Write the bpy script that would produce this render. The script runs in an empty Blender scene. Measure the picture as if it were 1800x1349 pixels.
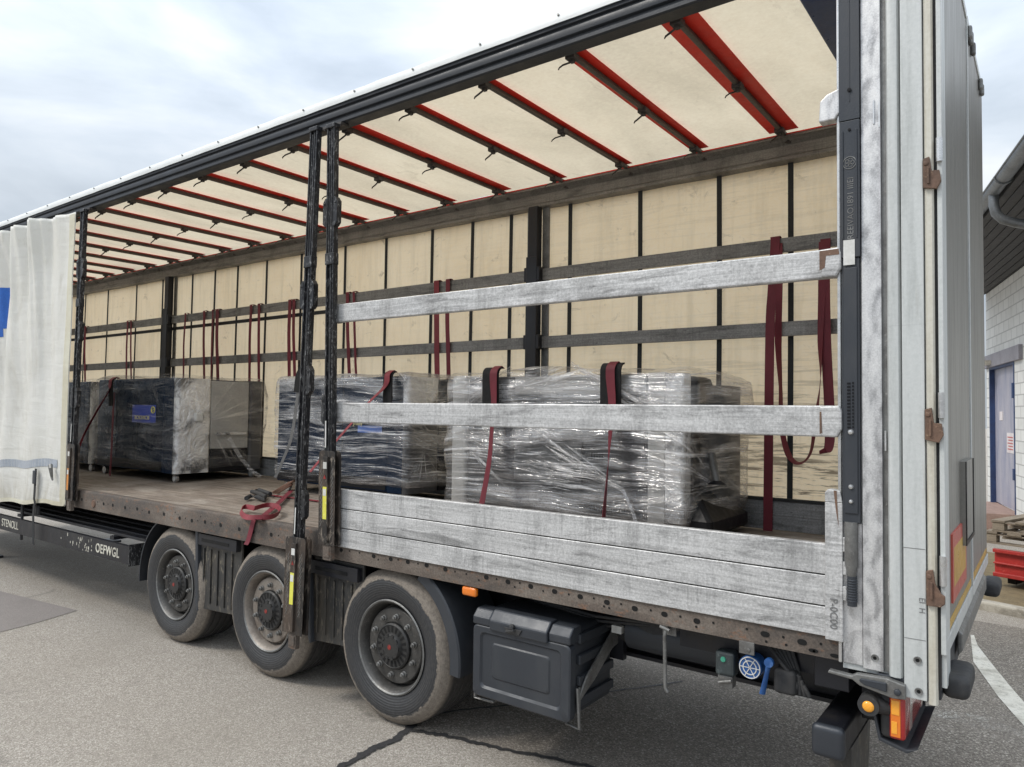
import bpy, bmesh, math, random
from mathutils import Vector, Matrix, noise as MN
random.seed(7)
R = math.radians
sc = bpy.context.scene
col = sc.collection

# ------------------------------------------------------------------ camera
FPX, YAW, PITCH, ROLL = 1277.02, R(36.590), R(2.167), R(0.766)
CAM = Vector((-0.2665, -3.2763, 2.0035))
fw = Vector((-math.sin(YAW)*math.cos(PITCH), math.cos(YAW)*math.cos(PITCH), math.sin(PITCH)))
r0 = fw.cross(Vector((0, 0, 1))).normalized()
u0 = r0.cross(fw)
rt = r0*math.cos(ROLL) + u0*math.sin(ROLL)
up = -r0*math.sin(ROLL) + u0*math.cos(ROLL)
cd = bpy.data.cameras.new('camera')
cd.sensor_width = 36; cd.lens = FPX/1800*36; cd.clip_end = 2000; cd.clip_start = 0.05
cam = bpy.data.objects.new('camera', cd); col.objects.link(cam)
M = Matrix((rt, up, -fw)).transposed().to_4x4(); M.translation = CAM
cam.matrix_world = M
sc.camera = cam

# ------------------------------------------------------------------ world, sun, exposure
SUN_EL, SUN_AZ = R(48), R(222)      # azimuth measured clockwise from +Y
w = bpy.data.worlds.new('World'); sc.world = w; w.use_nodes = True
nt = w.node_tree; nt.nodes.clear()
L = nt.links.new
def wn(t, **k):
    n = nt.nodes.new(t)
    for a, b in k.items(): setattr(n, a, b)
    return n
sky = wn('ShaderNodeTexSky', sky_type='NISHITA'); sky.sun_disc = False
sky.sun_elevation = SUN_EL; sky.sun_rotation = SUN_AZ
tc = wn('ShaderNodeTexCoord')
sep = wn('ShaderNodeSeparateXYZ'); L(tc.outputs['Generated'], sep.inputs[0])
mp = wn('ShaderNodeMapping'); mp.inputs['Scale'].default_value = (1.0, 1.0, 2.6); mp.inputs['Location'].default_value = (3.1, 1.7, 0.4)
L(tc.outputs['Generated'], mp.inputs[0])
n1 = wn('ShaderNodeTexNoise'); n1.inputs['Scale'].default_value = 2.3; n1.inputs['Detail'].default_value = 7; n1.inputs['Roughness'].default_value = 0.52; n1.inputs['Distortion'].default_value = 0.3
L(mp.outputs[0], n1.inputs[0])
n2 = wn('ShaderNodeTexNoise'); n2.inputs['Scale'].default_value = 1.1; n2.inputs['Detail'].default_value = 3
L(mp.outputs[0], n2.inputs[0])
cr = wn('ShaderNodeValToRGB'); e = cr.color_ramp.elements
e[0].position = 0.38; e[0].color = (0.46, 0.52, 0.59, 1); e[1].position = 0.60; e[1].color = (0.74, 0.775, 0.81, 1)
e2 = cr.color_ramp.elements.new(0.48); e2.color = (0.57, 0.63, 0.70, 1)
L(n1.outputs[0], cr.inputs[0])
# clouds get brighter towards the zenith, as an overcast sky does
ma = wn('ShaderNodeMath', operation='MULTIPLY_ADD'); L(sep.outputs[2], ma.inputs[0]); ma.inputs[1].default_value = 2.05; ma.inputs[2].default_value = 0.48
mx = wn('ShaderNodeMath', operation='MAXIMUM'); L(ma.outputs[0], mx.inputs[0]); mx.inputs[1].default_value = 0.62
vm = wn('ShaderNodeVectorMath', operation='SCALE'); L(cr.outputs[0], vm.inputs[0]); L(mx.outputs[0], vm.inputs['Scale'])
sk = wn('ShaderNodeVectorMath', operation='SCALE'); L(sky.outputs[0], sk.inputs[0]); sk.inputs['Scale'].default_value = 0.10
mr = wn('ShaderNodeMapRange'); L(n2.outputs[0], mr.inputs[0]); mr.inputs[1].default_value = 0.38; mr.inputs[2].default_value = 0.60; mr.inputs[3].default_value = 0.78; mr.inputs[4].default_value = 1.0
mxc = wn('ShaderNodeMix', data_type='RGBA'); L(mr.outputs[0], mxc.inputs[0]); L(sk.outputs[0], mxc.inputs[6]); L(vm.outputs[0], mxc.inputs[7])
bg = wn('ShaderNodeBackground'); L(mxc.outputs[2], bg.inputs[0]); bg.inputs[1].default_value = 1.0
wo = wn('ShaderNodeOutputWorld'); L(bg.outputs[0], wo.inputs[0])

sd = bpy.data.lights.new('sun', 'SUN'); sd.energy = 1.5; sd.angle = R(14); sd.color = (1.0, 0.94, 0.85)
sun = bpy.data.objects.new('sun', sd); col.objects.link(sun)
sdir = Vector((math.sin(SUN_AZ)*math.cos(SUN_EL), math.cos(SUN_AZ)*math.cos(SUN_EL), math.sin(SUN_EL)))
sun.rotation_euler = sdir.to_track_quat('Z', 'Y').to_euler(); sun.location = (-6, -8, 12)
sc.view_settings.view_transform = 'Standard'; sc.view_settings.look = 'None'
sc.view_settings.exposure = 0.32; sc.view_settings.gamma = 1
sc.render.engine = 'CYCLES'
sc.cycles.max_bounces = 12; sc.cycles.transparent_max_bounces = 16; sc.cycles.diffuse_bounces = 5

# ------------------------------------------------------------------ picture point -> point on a plane of the place
def ray(x, y): return fw + rt*((x-900)/FPX) - up*((y-674.5)/FPX)
def at(x, y, Y=0.0):
    v = ray(x, y); return CAM + v*((Y-CAM.y)/v.y)
def atz(x, y, Z=0.0):
    v = ray(x, y); return CAM + v*((Z-CAM.z)/v.z)
def atx(x, y, X=0.0):
    v = ray(x, y); return CAM + v*((X-CAM.x)/v.x)

# ------------------------------------------------------------------ materials
class NT:
    def __init__(s, name):
        s.m = bpy.data.materials.new(name); s.m.use_nodes = True
        s.t = s.m.node_tree; s.t.nodes.clear()
        s.out = s.t.nodes.new('ShaderNodeOutputMaterial')
        s.tc = s.t.nodes.new('ShaderNodeTexCoord')
    def n(s, typ, ins=None, **k):
        n = s.t.nodes.new(typ)
        for a, b in k.items(): setattr(n, a, b)
        for a, b in (ins or {}).items():
            if isinstance(b, bpy.types.NodeSocket): s.t.links.new(b, n.inputs[a])
            else: n.inputs[a].default_value = b
        return n
    def co(s, scale=(1, 1, 1), rot=(0, 0, 0), loc=(0, 0, 0)):
        return s.n('ShaderNodeMapping', {0: s.tc.outputs['Object'], 'Scale': scale, 'Rotation': rot, 'Location': loc}).outputs[0]
    def noise(s, vec, scale=5, detail=4, rough=.55, dist=0):
        return s.n('ShaderNodeTexNoise', {'Vector': vec, 'Scale': scale, 'Detail': detail, 'Roughness': rough, 'Distortion': dist}).outputs[0]
    def ramp(s, f, st):
        n = s.n('ShaderNodeValToRGB', {0: f}); el = n.color_ramp.elements
        while len(el) < len(st): el.new(0.5)
        for i, (p, c) in enumerate(st):
            el[i].position = p
            el[i].color = (c, c, c, 1) if isinstance(c, (int, float)) else (*c, 1)
        return n.outputs[0]
    def mr(s, f, a, b, c=0., d=1.):
        return s.n('ShaderNodeMapRange', {0: f, 1: a, 2: b, 3: c, 4: d}).outputs[0]
    def mix(s, f, a, b, mode='MIX'):
        def c4(c): return c if isinstance(c, bpy.types.NodeSocket) else ((*c, 1) if len(c) == 3 else c)
        return s.n('ShaderNodeMix', {0: f, 6: c4(a), 7: c4(b)}, data_type='RGBA', blend_type=mode).outputs[2]
    def math(s, op, a, b=0.):
        return s.n('ShaderNodeMath', {0: a, 1: b}, operation=op).outputs[0]
    def bump(s, h, st=.3, d=.01):
        return s.n('ShaderNodeBump', {'Height': h, 'Strength': st, 'Distance': d}).outputs[0]
    def bsdf(s, c, rough=.5, metal=0., bump=None, spec=None, coat=0.):
        b = s.n('ShaderNodeBsdfPrincipled', {'Base Color': c if isinstance(c, bpy.types.NodeSocket) else (*c, 1), 'Roughness': rough, 'Metallic': metal})
        if bump is not None: s.t.links.new(bump, b.inputs['Normal'])
        if spec is not None: b.inputs['Specular IOR Level'].default_value = spec
        if coat: b.inputs['Coat Weight'].default_value = coat
        return b.outputs[0]
    def done(s, sh): s.t.links.new(sh, s.out.inputs[0]); return s.m

def worn(name, base, hi, lo, sc_=3, rough=.5, metal=0., bump=.15, stretch=(1, 1, 1), fine=60, contrast=.12, spec=None):
    """a worn surface: base colour, light scuffs and darker dirt, fine grain"""
    t = NT(name); v = t.co(stretch)
    a = t.noise(v, sc_, 6, .65, .4); b = t.noise(v, sc_*7, 5, .7); g = t.noise(t.co(), fine, 3, .7)
    c = t.mix(t.mr(a, .45, .75), base, lo)
    c = t.mix(t.mr(b, .58, .78), c, hi)
    c = t.mix(contrast, c, t.ramp(g, [(.3, 0.), (.7, 1.)]), 'OVERLAY')
    rr = t.mr(b, .3, .7, max(.05, rough-.1), min(1, rough+.12))
    return t.done(t.bsdf(c, rr, metal, t.bump(t.math('ADD', g, b), bump, .004), spec))

MT = {}
def mk_plank(name, k=1.0, tint=(1, 1, 1), dirt=1.0):
    t = NT(name)
    long_ = t.noise(t.co((.35, 1, 16)), 3.2, 9, .76, 1.2)    # streaks along the board
    tick = t.noise(t.co((26, 1, 1.0)), 1.9, 6, .8, .3)       # cross grain
    tm = t.mr(t.noise(t.co((1.5, 1, 4), loc=(9, 0, 2)), 2.0, 4, .6), .45, .62, .0, .42)
    blot = t.noise(t.co((2.6, 1, .9), loc=(4, 0, 1)), 1.9, 9, .66, .35)
    blot2 = t.noise(t.co((.7, 1, 4.2), loc=(1, 0, 9)), 2.7, 9, .76, .7)
    fine = t.noise(t.co(), 90, 4, .75)
    def C(v): return (v*k*tint[0], v*k*tint[1], v*k*tint[2])
    c = t.ramp(long_, [(.30, C(.40)), (.44, C(.55)), (.56, C(.66)), (.70, C(.80))])
    c = t.mix(t.mr(blot, .52, .70, 0, .60*dirt), c, C(.22))
    c = t.mix(t.mr(blot2, .515, .64, 0, .75*dirt), c, C(.20))
    c = t.mix(t.mr(blot2, .28, .42, .7, 0), c, C(.90))
    c = t.mix(tm, c, t.ramp(tick, [(.38, .15), (.5, .50), (.62, .62)]), 'OVERLAY')
    sp = t.noise(t.co((.7, 1, 3.5)), 22, 4, .8)
    c = t.mix(t.mr(sp, .63, .70, 0, .75), c, C(.08))
    c = t.mix(.30, c, t.ramp(fine, [(.3, 0.), (.7, 1.)]), 'OVERLAY')
    return t.done(t.bsdf(c, t.mr(blot, .3, .7, .38, .62), .25, t.bump(t.math('ADD', tick, long_), .22, .004)))
MT['plank'] = mk_plank('weathered_aluminium_planks', .85)
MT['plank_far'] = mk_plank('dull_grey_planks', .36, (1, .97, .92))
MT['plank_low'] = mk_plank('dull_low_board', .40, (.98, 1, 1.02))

def mk_rave(name):
    t = NT(name)
    a = t.noise(t.co((.8, 1, 2)), 2.2, 6, .65, .5); b = t.noise(t.co((1, 1, 2)), 14, 6, .7); f = t.noise(t.co(), 90, 3, .7)
    c = t.ramp(a, [(.3, (.060, .055, .052)), (.5, (.115, .092, .076)), (.66, (.175, .148, .125))])
    c = t.mix(t.mr(b, .57, .68, 0, .8), c, (.20, .105, .062))
    c = t.mix(t.mr(b, .30, .42, .7, 0), c, (.05, .045, .04))
    c = t.mix(.3, c, t.ramp(f, [(.3, 0.), (.7, 1.)]), 'OVERLAY')
    return t.done(t.bsdf(c, .75, .1, t.bump(t.math('ADD', b, f), .4, .004)))
MT['rave'] = mk_rave('rusty_dusty_steel')
MT['hole'] = worn('hole_black', (.004, .004, .004), (.01, .01, .01), (.002, .002, .002), rough=.9)

def mk_floor():
    t = NT('worn_plywood_deck')
    g = t.noise(t.co((.45, 5, 1)), 4.2, 8, .72, .5); b = t.noise(t.co((1, 1, 1)), 1.8, 6, .65, .6); f = t.noise(t.co((1, 8, 1)), 30, 4, .7)
    c = t.ramp(g, [(.32, (.10, .078, .060)), (.5, (.215, .178, .148)), (.66, (.34, .295, .25))])
    c = t.mix(t.mr(b, .5, .68, 0, .7), c, (.40, .36, .32))
    c = t.mix(t.mr(b, .30, .42, .6, 0), c, (.10, .075, .06))
    c = t.mix(.35, c, t.ramp(f, [(.3, 0.), (.7, 1.)]), 'OVERLAY')
    # sheet joints across the deck
    sx = t.n('ShaderNodeSeparateXYZ', {0: t.tc.outputs['Object']})
    j = t.math('FRACT', t.math('MULTIPLY', sx.outputs[1], 2.2)); jm = t.math('LESS_THAN', j, .012)
    c = t.mix(jm, c, (.04, .035, .03))
    return t.done(t.bsdf(c, t.mr(b, .3, .7, .75, .5), 0, t.bump(t.math('ADD', g, f), .25, .004)))
MT['floor'] = mk_floor()

def mk_black(name, base=(.012, .013, .016), scuff=(.40, .40, .40), dirt=(.048, .045, .042), amt=.60, fs=1.):
    t = NT(name)
    a = t.noise(t.co((1*fs, 1*fs, .35*fs)), 26, 6, .75, 1.0); b = t.noise(t.co((1, 1, .5)), 3.5, 6, .65); f = t.noise(t.co(), 110, 3, .8)
    c = t.mix(t.mr(b, .48, .72, 0, .8), base, dirt)
    c = t.mix(t.mr(a, amt-.06, amt+.06, 0, .7), c, scuff)
    c = t.mix(t.mr(f, .70, .78, 0, .5), c, scuff)
    return t.done(t.bsdf(c, t.mr(b, .35, .65, .32, .62), .15, t.bump(t.math('ADD', a, f), .25, .003)))
MT['post'] = mk_black('scuffed_black_steel', fs=2.2)
MT['post_dirty'] = mk_black('muddy_black_steel', (.022, .020, .019), (.33, .28, .23), (.13, .09, .065), .60)
MT['rail'] = mk_black('charcoal_roof_rail', (.022, .025, .031), (.12, .13, .14), (.036, .040, .046), .72)
MT['plastic'] = mk_black('charcoal_plastic', (.036, .041, .050), (.14, .15, .16), (.055, .058, .063), .74)
MT['chassis'] = mk_black('dark_chassis_paint', (.012, .013, .018), (.05, .05, .05), (.035, .030, .026), .74)
MT['navy'] = worn('navy_header', (.012, .045, .14), (.02, .06, .17), (.008, .03, .09), rough=.35)
MT['rubber'] = worn('black_rubber', (.030, .031, .034), (.08, .08, .08), (.045, .042, .038), rough=.7, sc_=6)
MT['flap'] = mk_black('dusty_flap', (.040, .040, .040), (.24, .21, .16), (.10, .085, .065), .60)

def mk_silver(name, dark=.34, light=.66, metal=.55):
    t = NT(name)
    wv = t.n('ShaderNodeTexWave', {'Vector': t.co((1, 1, .45), loc=(.3, 0, .2)), 'Scale': 4.2, 'Distortion': 13., 'Detail': 4., 'Detail Scale': 1.1, 'Detail Roughness': .6}).outputs[1]
    n = t.noise(t.co((1, 1, .4)), 9, 6, .6, 2.2); f = t.noise(t.co(), 160, 3, .7)
    vd = t.n('ShaderNodeTexVoronoi', {'Vector': t.co((1, .2, .62), loc=(.1, 0, .3)), 'Scale': 7.5, 'Randomness': .8}).outputs['Distance']
    sw = t.math('SINE', t.math('ADD', t.math('MULTIPLY', vd, 17.), t.math('MULTIPLY', n, 7.)))
    s = t.math('ADD', t.math('ADD', t.math('MULTIPLY', wv, .20), t.math('MULTIPLY', n, .70)), t.math('ADD', t.math('MULTIPLY', sw, .11), .12))
    c = t.ramp(s, [(.32, (dark, dark, dark*1.02)), (.55, (light*.84, light*.84, light*.85)), (.8, (light, light, light))])
    c = t.mix(.25, c, t.ramp(f, [(.3, 0.), (.7, 1.)]), 'OVERLAY')
    return t.done(t.bsdf(c, t.mr(n, .3, .7, .35, .55), metal, t.bump(s, .3, .003)))
MT['silver'] = mk_silver('hand_brushed_silver')
def mk_paintgrey(name, base, dirt, stain=(.30, .22, .12), amt=.45):
    t = NT(name)
    v = t.noise(t.co((3, 3, .25)), 6, 6, .65); h = t.noise(t.co((.6, .6, 26)), 1.6, 6, .7, .6); f = t.noise(t.co(), 60, 4, .75)
    c = t.mix(t.mr(v, .48, .72, 0, amt), base, dirt)
    c = t.mix(t.mr(h, .66, .74, 0, .35), c, (.20, .21, .22))
    c = t.mix(t.mr(t.noise(t.co((4, 4, .3), loc=(3, 1, 2)), 5, 5, .6), .60, .74, 0, .5), c, stain)
    c = t.mix(.10, c, t.ramp(f, [(.3, 0.), (.7, 1.)]), 'OVERLAY')
    return t.done(t.bsdf(c, t.mr(v, .3, .7, .32, .5), .1, t.bump(f, .08, .002)))
MT['greypaint'] = mk_paintgrey('pale_grey_paint', (.545, .565, .56), (.37, .39, .385), (.34, .32, .27), .75)
MT['creampaint'] = mk_paintgrey('cream_stained_paint', (.58, .56, .49), (.42, .38, .29), (.33, .23, .12), .8)
MT['door'] = mk_paintgrey('trailer_door_grey', (.20, .195, .18), (.155, .15, .135), (.30, .27, .21), .7)
MT['rustlock'] = worn('rusty_lock', (.16, .095, .065), (.38, .27, .18), (.07, .045, .035), sc_=9, rough=.75, bump=.4)
MT['rivet'] = worn('bright_metal', (.62, .62, .62), (.8, .8, .8), (.3, .3, .3), rough=.3, metal=.8)
MT['metal'] = worn('grey_metal', (.20, .20, .195), (.42, .41, .39), (.09, .085, .08), sc_=8, rough=.45, metal=.5, bump=.3)

def mk_fabric(name, base, lo, trans=.5, stainy=0., tcol=None, scale=1.0, grime=0.):
    t = NT(name)
    a = t.noise(t.co((1, 1, 1)), 1.3*scale, 6, .6, .3); f = t.noise(t.co(), 40, 4, .7)
    c = t.mix(t.mr(a, .40, .72, 0, .7), base, lo)
    if stainy:
        st = t.noise(t.co((.55, 1, 9)), 3.2, 9, .72, .5); msk = t.noise(t.co((1, 1, .7), loc=(2, 0, 5)), 1.0, 3, .5)
        sm = t.math('MULTIPLY', t.mr(st, .495, .575), t.mr(msk, .34, .50))
        xx = t.n('ShaderNodeSeparateXYZ', {0: t.tc.outputs['Object']}).outputs[0]
        # rub marks are heaviest low on the wall where cargo scrapes along it
        z = t.n('ShaderNodeSeparateXYZ', {0: t.tc.outputs['Object']}).outputs[2]
        sm = t.math('MULTIPLY', sm, t.math('MULTIPLY', t.mr(z, 1.5, 2.5, 1.0, .10), t.mr(xx, 1.5, 5.6, .25, 1.)))
        c = t.mix(t.math('MULTIPLY', sm, .85), c, (.060, .042, .028))
        vs = t.noise(t.co((5, 1, .5)), 2.4, 5, .6); c = t.mix(t.mr(vs, .48, .75, 0, .30), c, (.50, .41, .27))
        sp = t.noise(t.co((1, 1, 1.2), loc=(7, 0, 3)), 5.5, 7, .7, .8); c = t.mix(t.mr(sp, .60, .72, 0, .50), c, (.22, .16, .10))
    if grime:
        q1 = t.noise(t.co((2.2, 1, .6)), 3.2, 7, .7, .8); c = t.mix(t.mr(q1, .52, .70, 0, .5*grime), c, (.46, .43, .35))
        q2 = t.noise(t.co((1, 1, 1), loc=(3, 2, 1)), 14, 5, .75, .5); c = t.mix(t.mr(q2, .64, .72, 0, .6*grime), c, (.30, .28, .24))
        zz = t.n('ShaderNodeSeparateXYZ', {0: t.tc.outputs['Object']}).outputs[2]; c = t.mix(t.math('MULTIPLY', t.mr(zz, 1.25, .9, 0, .7), t.mr(q1, .35, .6)), c, (.42, .38, .28))
    if tcol and not stainy and trans > .45:
        w1 = t.noise(t.co((.5, .22, 1)), 2.6, 5, .6, .6); w2 = t.noise(t.co((.9, .25, 1), loc=(3, 3, 0)), 6, 6, .7, 1.2)
        c = t.mix(t.mr(w1, .40, .66, 0, .42), c, tuple(x*.62 for x in lo)); c = t.mix(t.mr(w2, .60, .70, 0, .30), c, (.30, .25, .18))
    c = t.mix(.08, c, t.ramp(f, [(.3, 0.), (.7, 1.)]), 'OVERLAY')
    bmp = t.bump(t.math('ADD', t.math('ADD', a, t.noise(t.co((1, 1, 5)), 2.2, 4, .6, .6)), t.math('MULTIPLY', t.noise(t.co((3, 1, .7), rot=(0, R(12), 0)), 4.5, 6, .65, 1.0), 1.2*grime)), .25+.25*grime, .02)
    d = t.bsdf(c, .55, 0, bmp)
    tr = t.n('ShaderNodeBsdfTranslucent', {'Color': c if (tcol is None or stainy or trans > .45) else (*tcol, 1)}).outputs[0]
    return t.done(t.n('ShaderNodeMixShader', {0: trans, 1: d, 2: tr}).outputs[0])
MT['roof'] = mk_fabric('translucent_roof_tarp', (.66, .58, .44), (.60, .515, .38), .55, tcol=(.62, .545, .41))
MT['roofedge'] = mk_fabric('white_tarp_edge', (.80, .82, .82), (.66, .69, .69), .1)
MT['curtain_far'] = mk_fabric('stained_cream_curtain', (.97, .81, .575), (.88, .70, .46), .66, 1., (.90, .78, .56))
MT['curtain'] = mk_fabric('white_pvc_curtain', (.84, .84, .81), (.75, .745, .69), .25, 0., (.88, .87, .82), 2., .6)
MT['curtain_hem'] = mk_fabric('yellowed_pvc_hem', (.70, .68, .56), (.52, .46, .32), .15, 0.)
MT['blueprint'] = worn('blue_print', (.02, .13, .50), (.03, .2, .6), (.02, .1, .4), rough=.5)
MT['reflective'] = worn('grey_reflective_tape', (.36, .40, .46), (.5, .52, .55), (.22, .26, .32), rough=.4)
MT['webbing_black'] = worn('black_webbing', (.020, .022, .024), (.06, .06, .06), (.03, .028, .025), rough=.8, fine=200)
MT['webbing_grey'] = worn('grey_webbing', (.12, .12, .12), (.3, .3, .3), (.06, .06, .06), rough=.7)
def mk_strap(name, base):
    t = NT(name)
    wv = t.n('ShaderNodeTexWave', {'Vector': t.co(), 'Scale': 160., 'Distortion': .6}, bands_direction='Z').outputs[1]
    a = t.noise(t.co(), 6, 5, .6)
    c = t.mix(t.mr(a, .4, .7, 0, .6), base, tuple(x*.55 for x in base))
    c = t.mix(.18, c, t.ramp(wv, [(0., .2), (1., .8)]), 'OVERLAY')
    return t.done(t.bsdf(c, .6, 0, t.bump(wv, .3, .001)))
MT['strap'] = mk_strap('maroon_webbing', (.17, .016, .030))
MT['strap_light'] = mk_strap('faded_red_webbing', (.24, .030, .042))
MT['red'] = worn('bright_red_flap', (.80, .030, .014), (.84, .06, .03), (.64, .02, .01), rough=.5)
MT['bow'] = worn('grey_brown_bow', (.105, .090, .078), (.17, .15, .13), (.07, .06, .055), rough=.5, metal=.3, sc_=5)
MT['clip'] = worn('dark_clip', (.045, .04, .038), (.12, .1, .09), (.03, .025, .02), rough=.6)
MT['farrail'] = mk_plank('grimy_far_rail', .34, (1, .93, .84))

def mk_tyre():
    t = NT('dusty_tyre')
    s = t.n('ShaderNodeSeparateXYZ', {0: t.tc.outputs['Object']})
    r = t.math('POWER', t.math('ADD', t.math('POWER', s.outputs[0], 2.), t.math('POWER', s.outputs[2], 2.)), .5)
    w_ = t.noise(t.co((1, 0.2, 1)), 7, 6, .75, .3); f = t.noise(t.co(), 45, 5, .75)
    edge = t.math('ADD', r, t.math('MULTIPLY', t.math('SUBTRACT', w_, .5), .075))
    m = t.math('MULTIPLY', t.mr(edge, .418, .424), t.mr(f, .25, .5, .75, 1.))
    side = t.mr(s.outputs[1], .03, .07, 1., .10)
    m = t.math('MULTIPLY', m, side)
    rub = t.mix(t.mr(f, .45, .75, 0, .5), (.030, .031, .034), (.075, .072, .068))
    rings = t.math('SINE', t.math('MULTIPLY', r, 700.))
    lett = t.math('MULTIPLY', t.math('SINE', t.math('MULTIPLY', r, 420.)), t.math('MULTIPLY', t.mr(r, .30, .33), t.mr(r, .45, .42)))
    du = t.mix(t.mr(f, .3, .7), (.15, .128, .105), (.27, .236, .20))
    du = t.mix(t.mr(rings, .3, 1., 0, .22), du, (.12, .10, .08))
    c = t.mix(m, rub, du)
    return t.done(t.bsdf(c, t.mr(m, 0., 1., .48, .85), 0, t.bump(t.math('ADD', t.math('ADD', f, t.math('MULTIPLY', m, .6)), t.math('MULTIPLY', lett, .35)), .45, .004)))
MT['tyre'] = mk_tyre()
MT['rim'] = worn('brake_dusted_rim', (.085, .082, .078), (.22, .20, .18), (.040, .038, .035), sc_=7, rough=.5, metal=.4, bump=.2)
MT['rim_brown'] = worn('brown_dusted_rim', (.27, .24, .21), (.42, .38, .33), (.15, .12, .10), sc_=7, rough=.55, metal=.4, bump=.2)
MT['hub'] = worn('black_hub', (.022, .022, .022), (.06, .06, .055), (.035, .032, .03), sc_=9, rough=.55)
MT['redmark'] = worn('red_emblem', (.20, .025, .02), (.5, .05, .03), (.3, .02, .015))
def mk_lens(name, c, em=0.):
    t = NT(name)
    wv = t.n('ShaderNodeTexWave', {'Vector': t.co(), 'Scale': 60., 'Distortion': 0.}, bands_direction='Z').outputs[1]
    b = t.n('ShaderNodeBsdfPrincipled', {'Base Color': (*c, 1), 'Roughness': .12, 'Coat Weight': .6, 'Normal': t.bump(wv, .4, .002)})
    return t.done(b.outputs[0])
MT['amber'] = mk_lens('amber_lens', (.80, .20, .01)); MT['amber_lit'] = mk_lens('bright_amber_lens', (.95, .40, .03))
MT['redlens'] = mk_lens('red_lens', (.38, .015, .015)); MT['clearlens'] = mk_lens('pinkish_clear_lens', (.55, .42, .38))

def mk_asphalt():
    t = NT('asphalt')
    v = t.co()
    f = t.n('ShaderNodeTexVoronoi', {'Vector': v, 'Scale': 150., 'Randomness': 1.}).outputs['Color']
    fs = t.n('ShaderNodeSeparateColor', {0: f}).outputs[0]
    g = t.noise(v, 210, 3, .7); b = t.noise(v, .55, 6, .6, .3); m = t.noise(v, 9, 6, .7)
    c = t.ramp(fs, [(.0, (.215, .190, .162)), (.45, (.335, .302, .262)), (.8, (.41, .375, .33)), (.97, (.56, .52, .46))])
    c = t.mix(.35, c, t.ramp(g, [(.3, .2), (.5, .5), (.68, .8)]), 'OVERLAY')
    c = t.mix(t.mr(b, .40, .64, 0, .40), c, (.27, .24, .20))
    c = t.mix(t.mr(m, .56, .76, 0, .3), c, (.15, .135, .115))
    oil = t.noise(t.co((1, 1, 1), loc=(2.3, 7, 0)), 1.6, 7, .62, .5); c = t.mix(t.mr(oil, .62, .70, 0, .5), c, (.10, .092, .082))
    # the darker sheet towards the right has its own material
    return t.done(t.bsdf(c, .85, 0, t.bump(t.math('ADD', fs, g), .7, .006)))
MT['asphalt'] = mk_asphalt()
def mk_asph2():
    t = NT('darker_asphalt')
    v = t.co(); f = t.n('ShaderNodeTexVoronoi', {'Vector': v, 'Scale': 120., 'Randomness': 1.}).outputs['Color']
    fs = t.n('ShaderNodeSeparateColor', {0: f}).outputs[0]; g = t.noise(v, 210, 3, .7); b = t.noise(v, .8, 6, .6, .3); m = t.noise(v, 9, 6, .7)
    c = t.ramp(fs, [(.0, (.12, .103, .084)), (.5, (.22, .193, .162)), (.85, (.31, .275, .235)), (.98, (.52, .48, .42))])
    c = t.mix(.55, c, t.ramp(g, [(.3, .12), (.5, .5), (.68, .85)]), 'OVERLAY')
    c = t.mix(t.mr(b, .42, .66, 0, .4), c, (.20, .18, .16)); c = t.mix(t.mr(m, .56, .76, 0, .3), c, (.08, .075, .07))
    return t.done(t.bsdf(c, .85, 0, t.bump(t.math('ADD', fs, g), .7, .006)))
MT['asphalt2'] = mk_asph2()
def mk_patch():
    t = NT('newer_asphalt_patch'); g = t.noise(t.co(), 150, 3, .7); b = t.noise(t.co(), 3, 5, .6)
    c = t.ramp(g, [(.3, (.15, .132, .122)), (.7, (.29, .262, .245))]); c = t.mix(t.mr(b, .4, .7, 0, .4), c, (.17, .152, .14))
    return t.done(t.bsdf(c, .85, 0, t.bump(g, .5, .004)))
MT['patch'] = mk_patch()
MT['tar'] = worn('tar_seam', (.035, .034, .035), (.07, .068, .065), (.02, .02, .02), sc_=12, rough=.6, bump=.5)
def mk_line():
    t = NT('worn_white_paint'); a = t.noise(t.co(), 55, 5, .8, .5); b = t.noise(t.co(), 4, 5, .65)
    m = t.math('MULTIPLY', t.mr(a, .33, .42), t.mr(b, .28, .5, .6, 1.))
    d = t.bsdf(t.mix(t.mr(b, .3, .7), (.62, .59, .50), (.74, .72, .66)), .7, 0, t.bump(a, .5, .003))
    tr = t.n('ShaderNodeBsdfTransparent').outputs[0]
    return t.done(t.n('ShaderNodeMixShader', {0: m, 1: tr, 2: d}).outputs[0])
MT['line'] = mk_line()
def mk_line2():
    t = NT('faded_white_paint'); a = t.noise(t.co(), 60, 5, .8, .5); b = t.noise(t.co(), 5, 5, .65)
    m = t.math('MULTIPLY', t.mr(a, .50, .58), t.mr(b, .40, .6))
    tr = t.n('ShaderNodeBsdfTransparent').outputs[0]
    return t.done(t.n('ShaderNodeMixShader', {0: m, 1: tr, 2: t.bsdf((.62, .6, .54), .7)}).outputs[0])
MT['line2'] = mk_line2()
def mk_brick():
    t = NT('white_painted_brick')
    v = t.n('ShaderNodeMapping', {0: t.tc.outputs['UV'], 'Scale': (1, 1, 1)}).outputs[0]
    br = t.n('ShaderNodeTexBrick', {'Vector': v, 'Color1': (.74, .74, .72, 1), 'Color2': (.66, .66, .64, 1), 'Mortar': (.44, .44, .43, 1), 'Scale': 1., 'Mortar Size': .012, 'Brick Width': .40, 'Row Height': .20})
    n = t.noise(t.co(), 3, 6, .7); c = t.mix(t.mr(n, .5, .75, 0, .35), br.outputs[0], (.48, .47, .44))
    return t.done(t.bsdf(c, .8, 0, t.bump(br.outputs[1], -.6, .01)))
MT['brick'] = mk_brick()
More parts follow.
